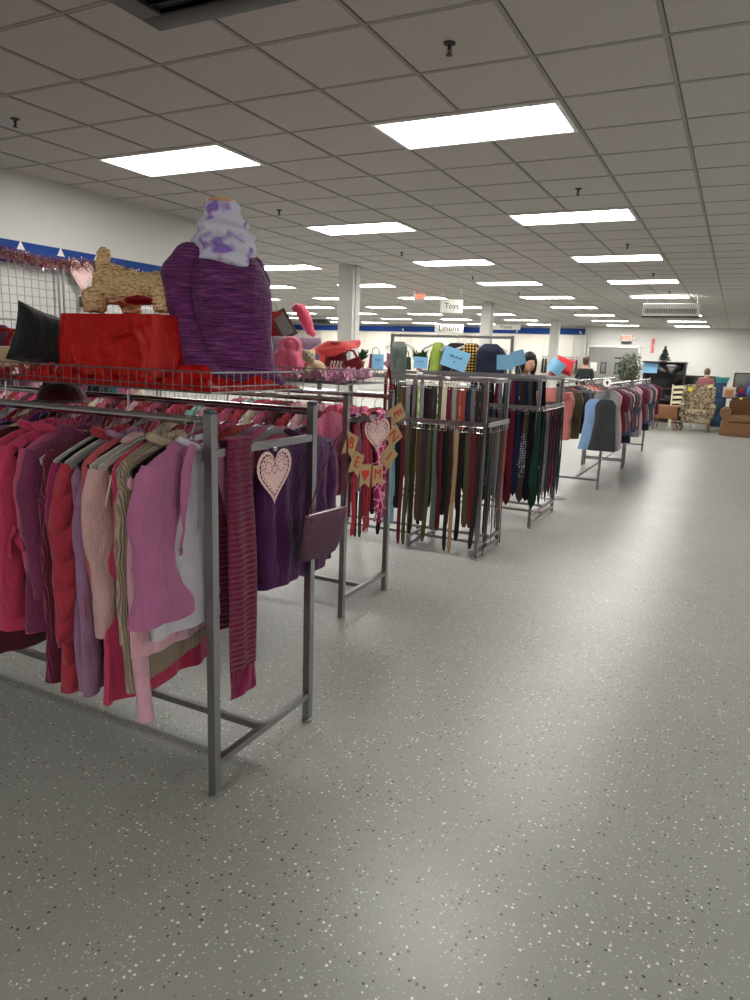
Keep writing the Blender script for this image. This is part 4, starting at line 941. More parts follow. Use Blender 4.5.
def belt_mesh(L, w, seed):
    rnd = random.Random(seed); n = 22; pts = []; a, b_ = rnd.uniform(-.02, .02), rnd.uniform(0, 6)
    for i in range(n):
        t = i/(n-1); pts.append((a*t*t+.008*math.sin(6*t+b_)*t, .006*math.sin(4*t+b_)*t, -.03-L*t))
    st = MB(); vs = []
    for i, p in enumerate(pts):
        t = i/(n-1); ww = w/2*(1 if t < .965 else .55); tw = .25*math.sin(2.2*t+b_)
        for sx, sy in ((-1, -1), (1, -1), (1, 1), (-1, 1)):
            vs.append((p[0]+sx*ww*math.cos(tw)-sy*.0018*math.sin(tw), p[1]+sx*ww*math.sin(tw)+sy*.0018, p[2]))
    fs = [(i*4+k, i*4+(k+1) % 4, i*4+4+(k+1) % 4, i*4+4+k) for i in range(n-1) for k in range(4)]+[(3, 2, 1, 0), tuple((n-1)*4+k for k in range(4))]
    st.add(vs, fs); bk = MB()
    bk.tube([(-w*.65, 0, -.005), (w*.65, 0, -.005), (w*.65, 0, -.048), (-w*.65, 0, -.048)], .0035, 6, closed=True); bk.tube([(0, 0, -.008), (0, -.004, -.05)], .002, 5)
    bk.tube([(0, 0, -.006), (0, .0, .012), (0, .012, .02), (0, .018, .008)], .0018, 5)
    return st.mesh('strap', True, 50), bk.mesh('buckle')
BM = [belt_mesh(L, w, i) for i, (L, w) in enumerate(((.84, .042), (.95, .036), (.78, .046), (.9, .040), (1.0, .032), (.7, .052)))]
bcol = ['dark brown', 'tan', 'black', 'olive', 'burgundy', 'dark brown', 'navy', 'brown', 'dark brown', 'black', 'grey', 'black', 'tan', 'sky blue', 'black', 'burgundy', 'olive', 'dark brown', 'brown', 'charcoal', 'olive', 'grey green', 'maroon', 'black']
bgold = simple('brass', (.45, .33, .14, 1), .3, 1)
def belt(x, y, z, rz, col, i, label, group, var=None):
    t_ = thing('belt', label, 'belt', (x, y, z), rz, group); st, bk = BM[(i*5+i//3) % 6 if var is None else var]
    put('strap', st, M['leather'], t_, color=COL[col]); put('buckle', bk, (M['chrome'], bgold)[0], t_)
    return t_
n = 26
for i in range(n):
    x = -1.725-.046*(n-1-i); c = bcol[(i+4) % len(bcol)]
    belt(x, 5.235, 1.075, .12*math.sin(i*2.1), c, i, '%s belt, %s from the left on the front lower rail of the belt rack' % (c, nth(i+1)), 'belts on the lower rail of the belt rack')
for i in range(9):
    c = ('brown', 'charcoal', 'navy', 'brown', 'grey', 'black', 'maroon', 'rust', 'dark brown')[i]
    belt(-1.655, 5.29+.058*i, 1.075, PI/2, c, i+3, '%s belt, %s from the front on the end rail of the belt rack' % (c, nth(i+1)), 'belts on the end rail of the belt rack')
tc = ['red', 'dark brown', 'olive', 'brown', 'silver grey', 'black', 'lime green', 'silver grey', 'black', 'dark brown', 'charcoal', 'olive', 'cream', 'burgundy', 'silver grey', 'rust', 'rust', 'navy', 'grey', 'dark brown', 'charcoal', 'black']
for i, c in enumerate(tc):
    x = -1.72-.040*(len(tc)-1-i); belt(x, 5.365, 1.395, .15*math.sin(i*1.7), c, i+1, '%s belt, %s from the left on the top rail of the belt rack' % (c, nth(i+1)), 'belts on the top rail of the belt rack')
for i in range(14):
    c = bcol[(i*5+2) % len(bcol)]; x = -1.80-.07*i
    belt(x, 5.79, 1.075, 0, c, i+2, '%s belt, %s from the aisle on the rear lower rail of the belt rack' % (c, nth(i+1)), 'belts on the rear rail of the belt rack')
def tie_mesh(L, w, seed):
    rnd = random.Random(seed); b_ = rnd.uniform(0, 6); mb = MB()
    for off, LL, ww in ((-.010, L, w), (.012, L*rnd.uniform(.7, .92), w*.55)):
        n = 20; vs = []
        for i in range(n):
            t = i/(n-1); hw = ww/2*(.42+.58*min(1, t*1.25)); z = -LL*t
            if t > .93: hw *= max(.02, (1-t)/.07)
            for sx, sy in ((-1, -.3), (0, -1), (1, -.3), (1, .3), (0, 1), (-1, .3)):
                vs.append((sx*hw+.006*math.sin(5*t+b_), off*(1-.6*max(0, .08-t)/.08)+sy*.004+.004*math.sin(7*t+b_), z))
        fs = [(i*6+k, i*6+(k+1) % 6, i*6+6+(k+1) % 6, i*6+6+k) for i in range(n-1) for k in range(6)]+[(5, 4, 3, 2, 1, 0), tuple((n-1)*6+k for k in range(6))]
        mb.add(vs, fs)
    kn = MB().tube([(-w*.3, 0, .006), (w*.3, 0, .006)], .008, 8); kn.tube([(0, 0, .006), (0, .0, .03), (0, .014, .036)], .0018, 5)
    return mb.mesh('silk', True, 50), kn.mesh('clip')
TM = [tie_mesh(L, w, i) for i, (L, w) in enumerate(((.86, .080), (.92, .088), (.82, .076), (.88, .084)))]
tcol = ['black', 'dark green', 'navy', 'charcoal', 'black', 'maroon', 'navy', 'dark brown', 'black', 'dark green', 'grey', 'burgundy', 'navy', 'charcoal']
def tie(x, y, z, rz, c, i, label, group, mat=None, L=0):
    t_ = thing('necktie', label, 'necktie', (x, y, z), rz, group); a, b_ = TM[i % 4]
    me = a if mat is None else a.copy()
    if mat: me.materials.clear()
    put('silk', me, M[mat or 'satin2'], t_, color=COL[c]); put('clip', b_, M['chrome'], t_)
    return t_
M['satin2'] = fabric('tie_silk', 'plain', .85, .6); M['satin2'].node_tree.nodes['Principled BSDF'].inputs['Sheen Weight'].default_value = 0; M['satin2'].node_tree.nodes['Principled BSDF'].inputs['Specular IOR Level'].default_value = .08
for i in range(10):
    c = tcol[i]; x = -2.16+.062*i
    tie(x, 6.58, 1.125, .1*math.sin(i), c, i, '%s necktie, %s from the left on the lower front rail' % (c, nth(i+1)), 'neckties on the lower rail', 'dots' if i in (2, 3, 7) else None)
for i in range(14):
    c = tcol[(i*3+1) % 14]; tie(-1.58, 6.66+.066*i, 1.125, PI/2, c, i, '%s necktie, %s from the front on the end rail facing the aisle' % (c, nth(i+1)), 'neckties on the end rail', 'dots' if i == 2 else None)
for i in range(18):
    c = tcol[(i*5+3) % 14]; tie(-2.32+.042*i, 6.72, 1.40, .2*math.sin(i*2), c, i+1, '%s necktie, %s from the left on the top front rail' % (c, nth(i+1)), 'neckties on the top rail')
# tall garment frame behind -------------------------------------------------
t_ = thing('clothes_rack', 'tall single steel frame rack behind the belt rack with few garments', 'clothes rack', (-3.80, 7.95, 0))
for x in (0, 1.5):
    obj('post', sq(MB(), (x, 0, .0), (x, 0, 1.86), .035), M['steel'], t_, smooth=False); obj('base_bar', sq(MB(), (x, -.3, .02), (x, .3, .02), .035), M['steel'], t_, smooth=False)
obj('rail', sq(MB(), (0, 0, 1.84), (1.5, 0, 1.84), .03), M['steel'], t_, smooth=False)
obj('side_arm', sq(MB(), (0, 0, 1.32), (.2, 0, 1.32), .025), M['steel'], t_, smooth=False)
TG = 'garments on the tall frame rack'
def tallhang(x, c, kind, label, g, rz=0, mat='plain', drop=0): 
    hang(x, 7.95, 1.84, rz, c, kind, label, TG, g, mat, WHT, parts=False, hlabel='white hanger of the '+label.split(' on the tall')[0])
tallhang(-3.70, 'grey green', 'dress', 'long grey green dress on the tall frame at its left post', garment(120, w=.10, L=.9, th=.05, sl=None, nu=30, nv=16), 0)
tallhang(-3.20, 'lime green', 'cardigan', 'lime green cardigan on the tall frame behind the large blue card', garment(121, w=.075, L=.42, th=.04, sl='long', slen=.3, nu=30, nv=16), .9)
tallhang(-2.96, 'black', 'top', 'black top on the tall frame behind the large blue card', garment(122, w=.15, L=.42, th=.04, sl='long', slen=.3, nu=30, nv=16), .2)
tallhang(-2.78, 'tan', 'shirt', 'black and yellow plaid shirt on the tall frame beside the navy jacket', garment(123, w=.10, L=.38, th=.04, sl='long', slen=.3, nu=30, nv=16), .4, 'plaid')
tallhang(-2.55, 'navy', 'jacket', 'navy jacket on the tall frame near its right post', garment(124, w=.15, L=.36, th=.05, sl='long', slen=.3, nu=36, nv=16), .0)
# blue cards
def card(label, loc, w, h, rot, mark=True, bend=0, stand=None):
    t_ = thing('sale_card', label, 'sign', loc); t_.rotation_euler = rot
    obj('card', MB().surf(lambda u, v: ((u-.5)*w, bend*math.sin(u*PI)-.001, (v-.5)*h), 16, 4).surf(lambda u, v: ((u-.5)*w, bend*math.sin(u*PI)+.001, (v-.5)*h), 16, 4), M['card'], t_, smooth=False)
    if mark:
        mb = MB()
        for k, (a, b_) in enumerate(((-.25, -.07), (-.02, .08), (.13, .24))): mb.box(((a+b_)/2*w, -.004, .26*h), ((b_-a)*w, .001, .05*h))
        obj('printed_heading', mb, M['ink'], t_, smooth=False)
        obj('printed_emblem', MB().lathe([(.0001, 0), (.07*w, 0)], 20, cap=False), M['paper'], t_).rotation_euler = (PI/2, 0, 0)
        t_.children[-1].location = (.0*w, -.004, -.14*h)
        mb = MB().prism([(-.02*w, -.04*w), (.03*w, -.04*w), (.02*w, .05*w), (0, .03*w)], .0012); obj('emblem_figure', mb, M['ink'], t_, (0, -.0055, -.14*h), smooth=False)
    if stand: obj('stem', MB().tube([(0, .004, -h/2), (0, .004, -h/2-stand)], .004, 6), M['wire'], t_); obj('clip_base', MB().box((0, 0, -h/2-stand), (.05, .03, .02), bev=.004), M['white'], t_)
    return t_
M['card'] = simple('sky_blue_card', S(118, 172, 206), .55)
card('large tilted sky blue card clipped above the belt rack', (-2.02, 5.40, 1.585), .21, .155, (0, .30, .35), stand=.08)
card('small light blue card on a white base left of the large tilted one', (-2.36, 5.50, 1.545), .115, .095, (0, .06, .35), stand=.04)
card('blue card facing the aisle at far left of the belt rack', (-2.72, 5.42, 1.54), .10, .125, (0, 0, .45), stand=.05)
card('blue card folded over the top rail of the necktie rack', (-2.07, 6.95, 1.570), .17, .145, (0, -.05, .1), True, -.02, .07)
card('blue card tilted up behind the folded one, left of the dark-haired woman', (-2.03, 7.25, 1.615), .15, .15, (0, -.30, .5), False, 0, .12)
card('blue card bent over the red cushion heap beside the woman', (-1.845, 8.215, 1.535), .17, .15, (0, .55, .3), False, -.03, .055)
# ------------------------------------------------------------------ racks on the right running away from the camera
def long_rack(y0, L, label):
    t_ = double_rack('clothes_rack', label, (-1.42, y0, 0), -PI/2, L, W=.0, H=1.33, cap=False) if False else thing('clothes_rack', label, 'clothes rack', (-1.42, y0, 0))
    m_ = M['steel']; W = .60
    for y in (0, L):
        for x in (0, -W):
            p = obj('post', sq(MB(), (x, y, .012), (x, y, 1.345), .032), m_, t_, smooth=False); obj('foot', MB().lathe([(.02, 0), (.024, .004), (.012, .016)], 12, (x, y, 0)), m_, p)
        obj('end_bar', sq(MB(), (-W, y, 1.235), (0, y, 1.235), .026), m_, t_, smooth=False); obj('base_bar', sq(MB(), (-W, y, .125), (0, y, .125), .026), m_, t_, smooth=False)
    obj('stretcher', sq(MB(), (-W/2, 0, .12), (-W/2, L, .12), .026), m_, t_, smooth=False)
    for x in (0, -W): obj('rail', MB().tube([(x, 0, 1.335), (x, L, 1.335)], .017, 10), M['chrome'], t_)
    return t_
long_rack(9.22, 2.15, 'clothes rack with the dark dresses, nearest of the two in the right line')
long_rack(11.55, 2.45, 'clothes rack behind the dark dresses, farther of the two in the right line')
VM = {}
def vg(key):
    if key not in VM:
        kw = dict(tee=dict(L=.55, sl='long', slen=.22, sr=.06), long=dict(L=.62, sl='long', slen=.55, sr=.05), tank=dict(L=.75, w=.17, sl=None, flare=.05), dress=dict(L=.64, w=.125, sl=None, flare=.045))[key]
        kw = dict(kw); w = kw.pop('w', .21); b_, s_ = garment(hash(key) % 7 if False else len(key)*3, w=w, th=.03, nu=30, nv=14, **kw)
        for q in s_: b_.add(q.v, q.f)
        VM[key] = b_.mesh('garment', True, 70)
    return VM[key]
def vput(key, c, loc, rz, label, group, cat, hcol=WHT, sc=1, hk='tube'):
    o = put(cat, vg(key), M['plain'], None, loc, rz, COL[c]); o.scale = (sc, sc, sc); tag(o, label, cat, group)
    h_ = hanger(loc, rz, hcol, 'hanger of the '+label, 'hangers in the right line of racks', hk)
    if key in ('dress', 'tank'): h_.scale = (.62, 1, 1)
RN = 'clothes on the aisle rail of the right racks'
seq = [('light blue', 'dress'), ('charcoal', 'dress'), ('silver grey', 'tank'), ('pale pink', 'tank'), ('black', 'dress'), ('burgundy', 'tee'), ('grey', 'tee'), ('navy', 'tee'), ('red', 'tee'), ('white', 'tee'), ('denim blue', 'long'), ('charcoal', 'tee'), ('rust', 'tee'), ('navy', 'tank'), ('teal', 'tee'), ('magenta', 'tee'), ('denim blue', 'long'), ('pale pink', 'tee'), ('black', 'tee'), ('grey', 'long')]
i = 0; y = 9.16; cnt = {}
while y < 13.9:
    if i == 0: c, k, x, yy = 'light blue', 'dress', -1.53, 9.165
    elif i == 1: c, k, x, yy = 'charcoal', 'dress', -1.40, 9.13
    else:
        c, k = seq[i % len(seq)]; x, yy = -1.42, y
    nm = {'tee': 'shirt', 'long': 'sweater', 'tank': 'tank_top', 'dress': 'dress'}[k]
    if i == 0: lab = 'light blue sleeveless dress facing the camera at the end of the right rack'
    elif i == 1: lab = 'charcoal sleeveless dress facing the camera at the end post of the right rack'
    else: lab = '%s %s, %s from the near end on the aisle rail of the right racks' % (c, nm.replace('_', ' '), nth(i+1))
    if not (11.35 < yy < 11.58): vput(k, c, (x, yy, 1.225 if i < 2 else 1.335), (.03 if i < 2 else .25*math.sin(i*2.3)), lab, RN, nm, (WHT, BLK, CLR)[i % 3]); i += 1
    y += .10 if i > 2 else .07
seq2 = ['salmon', 'salmon', 'olive', 'coral', 'black', 'navy', 'dark green', 'grey', 'burgundy', 'teal', 'cream', 'black']
for i in range(34):
    y = 9.3+.125*i; c = seq2[i % 12] if i else 'salmon'
    if 11.35 < y < 11.58: continue
    lab = 'large salmon pink lace top nearest on the inner rail of the right rack' if i == 0 else '%s top, %s from the near end on the inner rail of the right racks' % (c, nth(i+1))
    vput('long' if i < 6 else 'tee', c, (-2.02 if i > 1 else -2.10-.0*i, y, 1.335), .2*math.sin(i*1.3)+.2, lab, 'clothes on the inner rail of the right racks', 'top', (CLR, WHT, BLK)[i % 3], 1.08 if i < 3 else 1)
t_ = thing('size_marker', 'round white marker with black spade shape on the right rack rail', 'marker', (-1.42, 9.19, 1.36))
obj('disc', MB().lathe([(.001, -.004), (.05, -.004), (.05, .004), (.001, .004)], 28), M['white'], t_).rotation_euler = (PI/2, 0, 0)
obj('printed_mark', MB().prism([(0, .028), (.02, 0), (.008, -.012), (.008, -.028), (-.008, -.028), (-.008, -.012), (-.02, 0)], .002), M['ink'], t_, (0, -.006, 0))
# coral shirts hung between necktie rack and right rack: red cushion heap on a stand
t_ = thing('clothes_stand', 'slim steel stand holding red cushions and the bent blue card', 'stand', (-1.80, 8.35, 0))
obj('post', MB().tube([(0, 0, .02), (0, 0, 1.40)], .014, 8), M['steel'], t_); obj('base', MB().lathe([(.16, 0), (.16, .01), (.02, .025)], 24), M['steel'], t_); obj('shelf', MB().box((0, 0, 1.395), (.34, .3, .02), bev=.004), M['steel'], t_)
cushion('red heart cushion lying on top of the cushion heap', (-1.78, 8.33, 1.55), (-.5, .3, .3), .105, .105, .05, S(190, 18, 34), S(150, 14, 26))
cushion('orange-red cushion standing at left of the cushion heap', (-1.88, 8.25, 1.465), (-.2, .5, .5), .05, .06, .03, S(206, 60, 36), S(150, 14, 26))
t_ = thing('black_bow', 'black ribbon bow between the cushions and the salmon top', 'bow', (-2.02, 9.18, 1.30))
for s_ in (-1, 1): obj('loop', MB().surf(lambda u, v, s_=s_: (s_*(.01+.13*math.sin(u*PI)), .03*(v-.5)+.02*math.sin(u*2*PI), .05*math.sin(u*2*PI)-.02*u), 20, 4), M['satin'], t_, color=BLK)
obj('knot', MB().ball((0, 0, 0), (.025, .022, .022)), M['satin'], t_, color=BLK)
# ------------------------------------------------------------------ people
def skinned(name, verts, edges, rad, mat, parent, color=None, sub=2, root=0):
    me = bpy.data.meshes.new(name); me.from_pydata(verts, edges, []); me.update()
    o = put(name, me, mat, parent, color=color); sk = o.modifiers.new('skin', 'SKIN'); sk.use_smooth_shade = True
    for i, r in enumerate(rad):
        d = me.skin_vertices[0].data[i]; d.radius = (r, r) if not isinstance(r, tuple) else r; d.use_root = (i == root)
    sb_ = o.modifiers.new('sub', 'SUBSURF'); sb_.levels = sub; sb_.render_levels = sub; return o
def person(label, loc, rz, H, hair, haircol, top, bottom, bow=.0, sleeve=True, arms='down', longhair=False):
    """faces local -y"""
    t_ = thing('person', label, 'person', loc, rz); k = H/1.72
    sh = 1.40*k; hp = .93*k; nf = -.06*bow*k*4
    V = [(0, 0, hp), (0, .01, 1.12*k), (0, .0, 1.30*k), (0, .005-.02*bow, 1.43*k), (0, -.01-.10*bow, 1.49*k-.01*bow)]
    R_ = [(.15*k, .11*k), (.135*k, .10*k), (.165*k, .11*k), (.06*k, .06*k), (.052*k, .055*k)]
    hd = Vector((0, -.03-.16*bow, 1.60*k-.06*bow))
    V += [(0, hd.y+.01, hd.z-.03), (0, hd.y, hd.z+.05), (0, hd.y+.01, hd.z+.085)]; R_ += [(.066*k, .082*k), (.078*k, .092*k), (.05*k, .06*k)]
    E = [(0, 1), (1, 2), (2, 3), (3, 4), (4, 5), (5, 6), (6, 7)]
    arm = []
    for s_ in (-1, 1):
        i = len(V)
        if arms == 'down': pts = [(s_*.17*k, 0, sh-.04), (s_*.22*k, .02, 1.12*k), (s_*.21*k, -.10, .95*k), (s_*.20*k, -.16, .89*k)]
        else: pts = [(s_*.17*k, 0, sh-.04), (s_*.23*k, -.03, 1.12*k), (s_*.15*k, -.26, 1.08*k), (s_*.12*k, -.34, 1.09*k)]
        V += pts; R_ += [.05*k, .042*k, .03*k, (.038*k, .018*k)]; E += [(2, i), (i, i+1), (i+1, i+2), (i+2, i+3)]
        arm.append(pts); d = (Vector(pts[3])-Vector(pts[2])).normalized(); sd = Vector((1, 0, 0))
        for q in range(5):
            off = (q-1.5)*.017 if q < 4 else -.036*1
            b0 = Vector(pts[3])+sd*off*s_*(-1)+d*(.02 if q < 4 else -.01); ln = (.035, .042, .038, .028, .03)[q]
            j = len(V); V += [tuple(b0), tuple(b0+d*ln+(sd*.0 if q < 4 else sd*s_*.012)), tuple(b0+d*ln*1.7+Vector((0, 0, -.012)))]; R_ += [.0095, .0088, .0075]; E += [(i+3, j), (j, j+1), (j+1, j+2)]
    for s_ in (-1, 1):
        i = len(V); V += [(s_*.09*k, 0, .86*k), (s_*.10*k, -.015, .48*k), (s_*.10*k, .01, .09*k), (s_*.105*k, -.10, .035), (s_*.108*k, -.17, .03)]
        R_ += [.085*k, .058*k, .038*k, (.035, .03), (.03, .02)]; E += [(0, i), (i, i+1), (i+1, i+2), (i+2, i+3), (i+3, i+4)]
    skinned('body', V, E, R_, M['skin'], t_)
    # clothing
    tv = [(0, 0, hp-.02), (0, .01, 1.12*k), (0, .0, 1.30*k), (0, .006, 1.41*k)]; tr = [(.175*k, .135*k), (.16*k, .125*k), (.185*k, .13*k), (.075*k, .075*k)]; te = [(0, 1), (1, 2), (2, 3)]
    for a in arm:
        i = len(tv); tv += [a[0], a[1], tuple(Vector(a[1]).lerp(Vector(a[2]), .9))]; tr += [.068*k, .058*k, .042*k]; te += [(2, i), (i, i+1), (i+1, i+2)]
    skinned('shirt', tv, te, tr, M['plain'], t_, top)
    tv = [(0, 0, hp), (0, 0, .97*k)]; tr = [(.17*k, .13*k), (.165*k, .125*k)]; te = [(0, 1)]
    for s_ in (-1, 1):
        i = len(tv); tv += [(s_*.09*k, 0, .84*k), (s_*.10*k, -.015, .48*k), (s_*.10*k, .01, .07*k)]; tr += [.1*k, .075*k, .062*k]; te += [(0, i), (i, i+1), (i+1, i+2)]
    skinned('trousers', tv, te, tr, M['plain'], t_, bottom)
    for s_ in (-1, 1): obj('shoe', MB().ball((s_*.107*k, -.08, .035), (.05, .14, .045)), M['leather'], t_, color=BLK)
    hb = MB()
    hb.ball((0, hd.y+.018, hd.z+.045), (.092*k, .108*k, .105*k), 20, 14, Rx(-.25-.7*bow))
    if longhair:
        hb.ball((0, hd.y-.01, hd.z+.075), (.098*k, .105*k, .085*k), 20, 12, Rx(-.2-.5*bow))
        for s_ in (-1, 1): hb.tube([(s_*.05, hd.y-.05, hd.z+.10), (s_*.085, hd.y-.03, hd.z+.02), (s_*.095, hd.y+.02, hd.z-.08), (s_*.09, hd.y+.05, hd.z-.20)], [.03, .032, .04, .025], 12)
        hb.tube([(0, hd.y+.05, hd.z+.06), (0, .10, hd.z-.02), (0, .12, hd.z-.13), (0, .10, hd.z-.26)], [.07, .085, .065, .03], 16)
    else: hb.ball((0, hd.y+.04, hd.z-.02), (.08*k, .07*k, .09*k), 16, 10)
    o = obj('hair', hb, M['hair'], t_, color=haircol)
    # face
    fz, fy = hd.z+.0-.03*bow, hd.y-.078*k
    obj('face_front', MB().ball((0, fy+.03, fz-.01), (.068*k, .062*k, .095*k), 18, 12, Rx(.5*bow)), M['skin'], t_)
    obj('nose', MB().ball((0, fy-.036, fz-.015), (.013, .018, .024)), M['skin'], t_); obj('mouth', MB().ball((0, fy-.022, fz-.055), (.024, .01, .007)), M['lip'], t_)
    for s_ in (-1, 1):
        obj('eye', MB().ball((s_*.03, fy-.020, fz+.012), (.012, .008, .006)), M['black'], t_); obj('eyebrow', MB().ball((s_*.031, fy-.020, fz+.034), (.018, .008, .004)), M['hair'], t_, color=haircol)
        obj('ear', MB().ball((s_*.078*k, hd.y, fz-.005), (.012, .02, .032)), M['skin'], t_)
    return t_
M['hair'] = objcol('hair', .45, ns=90, nb=.6); M['lip'] = simple('lips', S(150, 84, 80), .5)
person('woman with long black hair looking down behind the necktie rack', (-2.66, 9.85, 0), .75, 1.71, 'h', S(22, 16, 16), S(40, 40, 60), S(30, 30, 40), bow=.55, arms='forward', longhair=True)
person('person with brown hair in a dark jacket seen from behind, before the grey doors', (-3.74, 20.2, 0), PI-.1, 1.76, 'h', S(84, 54, 34), S(34, 42, 42), S(30, 30, 40), arms='down')
person('person in a dusty pink shirt seen from behind with bowed head, behind the armchair', (-.755, 22.2, 0), PI, 1.58, 'h', S(112, 84, 62), S(186, 122, 124), S(50, 50, 64), bow=.7, arms='forward')
# ------------------------------------------------------------------ furniture corner
t_ = thing('sofa', 'brown upholstered sofa at the right edge of the photo', 'sofa', (.75, 19.15, 0))
m_ = simple('brown_upholstery', S(110, 78, 50), .9, ns=200, nb=.3)
obj('base', MB().box((0, .0, .17), (1.92, .80, .30), bev=.03), m_, t_); obj('skirt', MB().box((0, -.405, .13), (1.92, .015, .25), bev=.005), m_, t_)
for s_ in (-1, 0, 1): obj('seat_cushion', MB().box((s_*.55, -.07, .40), (.54, .70, .16), bev=.045), m_, t_)
obj('backrest', MB().surf(lambda u, v: (1.66*(u-.5)*(1-.10*v**5), .30+.09*math.cos(2*PI*v), .36+.50*min(1, (1-abs(2*v-1))*1.25)-.05*abs(2*u-1)**6), 40, 24, cv=True), m_, t_)
for s_ in (-1, 1):
    a = MB().box((s_*.86, -.02, .32), (.16, .78, .44), bev=.03)
    a.tube([(s_*.88, -.42, .53), (s_*.88, .36, .53)], .125, 20); obj('armrest', a, m_, t_, ang=50)
    obj('arm_panel', MB().lathe([(.001, 0), (.10, 0), (.108, -.012)], 24, cap=False), m_, t_, (s_*.88, -.425, .53)).rotation_euler = (PI/2, 0, 0)
for x in (-.9, .9):
    for y in (-.34, .34): obj('foot', MB().lathe([(.02, 0), (.03, .03), (.03, .04)], 10, (x, y, 0)), M['dkwood'], t_)
t_ = thing('armchair', 'floral wing armchair with wooden legs left of the brown sofa', 'armchair', (-.80, 19.75, 0), .05)
F_ = M['floral']
obj('seat_base', MB().box((0, .0, .30), (.68, .66, .20), bev=.03), F_, t_); obj('seat_cushion', MB().box((0, -.05, .45), (.56, .62, .14), bev=.05), F_, t_)
def backf(u, v):
    a = u*2*PI; x = .33*math.copysign(abs(math.cos(a))**.5, math.cos(a)); y = .33+.08*v+.07*math.copysign(abs(math.sin(a))**.6, math.sin(a)); z = .42+.70*v+(.03*math.cos(x*4.5) if v > .9 else 0)
    return (x*(1+.02*math.sin(v*3)), y, z)
mb = MB().surf(backf, 50, 16, cu=True); mb.f.append(tuple(range(15*50, 16*50))); obj('backrest', mb, F_, t_)
for s_ in (-1, 1):
    mb = MB(); mb.prism([(-.30, 0), (.02, 0), (.06, .32), (.0, .46), (-.12, .50), (-.22, .36), (-.28, .14)], .07, Rz(-PI/2)); 
    mb.v = [(p[0]+s_*.345, p[1]+.13, p[2]+.60) for p in mb.v]; obj('wing', mb, F_, t_, smooth=False)
    a = MB().box((s_*.355, -.03, .46), (.10, .60, .24), bev=.03); a.tube([(s_*.365, -.35, .60), (s_*.365, .25, .62)], .068, 16); obj('armrest', a, F_, t_, ang=50)
for x in (-.30, .30):
    obj('leg', MB().tube([(x, -.28, .22), (x*1.06, -.32, .14), (x*1.02, -.30, .05), (x*1.08, -.34, .015)], [.035, .032, .018, .026], 10), M['wood'], t_)
    obj('leg', MB().tube([(x, .30, .22), (x, .36, .0)], [.03, .018], 8), M['wood'], t_)
tag(obj('price_tag', MB().box((0, 0, 0), (.11, .006, .10), Ry(.2)), simple('yellow_card', S(232, 214, 60), .6), None, (-1.02, 19.95, 1.02)), 'yellow paper tag at the upper left of the floral armchair', 'price tag')
tag(obj('price_tag', MB().box((0, 0, 0), (.12, .006, .08), Ry(-.3)), simple('pale_yellow_card', S(226, 222, 140), .6), None, (-.56, 19.97, 1.12)), 'pale yellow tag at the upper right of the floral armchair', 'price tag')
t_ = thing('drop_leaf_table', 'small brown wooden drop-leaf table left of the floral armchair', 'table', (-1.47, 19.35, 0), -.1)
obj('table_top', MB().box((0, .0, .60), (.62, .50, .025), bev=.008), M['wood'], t_); obj('leaf', MB().box((0, -.255, .44), (.58, .02, .30), bev=.008), M['wood'], t_); obj('apron', MB().box((0, 0, .53), (.52, .42, .12)), M['dkwood'], t_)
for x in (-.24, .24):
    for y in (-.20, .20): obj('leg', MB().tube([(x, y, .54), (x*1.02, y, .36), (x*.92, y, .15), (x*1.08, y*1.08, .0)], [.024, .028, .016, .02], 10), M['wood'], t_)
# ladder-back chair
t_ = thing('ladder_back_chair', 'cream ladder-back chair behind the drop-leaf table', 'chair', (-1.20, 20.7, 0), .15)
for s_ in (-1, 1):
    obj('back_post', MB().tube([(s_*.27, .2, 0), (s_*.27, .2, .5), (s_*.27, .24, 1.10)], .022, 10), M['palewood'], t_); obj('leg', MB().tube([(s_*.27, -.2, 0), (s_*.27, -.2, .46)], .02, 10), M['palewood'], t_)
for k in range(4): obj('slat', MB().surf(lambda u, v, k=k: ((u-.5)*.54, .22-.03*math.sin(u*PI)+.008*k, .58+.135*k+.075*v+.02*math.sin(u*PI)), 14, 3).surf(lambda u, v, k=k: ((u-.5)*.54, .235-.03*math.sin(u*PI)+.008*k, .58+.135*k+.075*v+.02*math.sin(u*PI)), 14, 3), M['palewood'], t_)
obj('seat', MB().box((0, 0, .46), (.56, .44, .03), bev=.01), M['palewood'], t_)
for z in (.15, .3): obj('stretcher', MB().tube([(-.27, -.2, z), (.27, -.2, z)], .012, 8), M['palewood'], t_)
# television on cabinet
t_ = thing('television', 'large old black television on the dark cabinet under the small tree', 'television', (-1.80, 21.2, .98), -.05); t_.scale = (.86, 1, 1)
obj('cabinet', MB().box((0, .1, .35), (1.26, .35, .70), bev=.02), M['black'], t_); obj('screen', MB().box((0, -.08, .37), (1.14, .012, .60), bev=.004), M['screen'], t_); obj('top_lip', MB().box((0, .02, .705), (1.32, .5, .03), bev=.008), M['dkmetal'], t_)
t_ = thing('media_cabinet', 'dark open-shelf cabinet below the television', 'cabinet', (-1.80, 21.25, 0), -.05); t_.scale = (.88, 1, 1)
for x in (-.66, .66): obj('side_panel', MB().box((x, 0, .485), (.03, .5, .97), bev=.004), M['dkwood'], t_)
for z in (.06, .36, .66, .965): obj('shelf', MB().box((0, 0, z), (1.30, .49, .025), bev=.004), M['dkwood'], t_)
obj('back_panel', MB().box((0, .24, .5), (1.3, .01, .92)), M['black'], t_)
tag(obj('media_player', MB().box((0, 0, .05), (.42, .3, .09), bev=.008), M['dkmetal'], None, (-1.5, 21.2, .69)), 'flat grey player on the cabinet shelf below the television', 'media player')
tag(obj('cardboard_box', MB().box((0, 0, .07), (.34, .25, .13), bev=.006), M['matte'], None, (-1.7, 21.2, .385), color=S(120, 80, 52)), 'brown box on the lower shelf of the television cabinet', 'box')
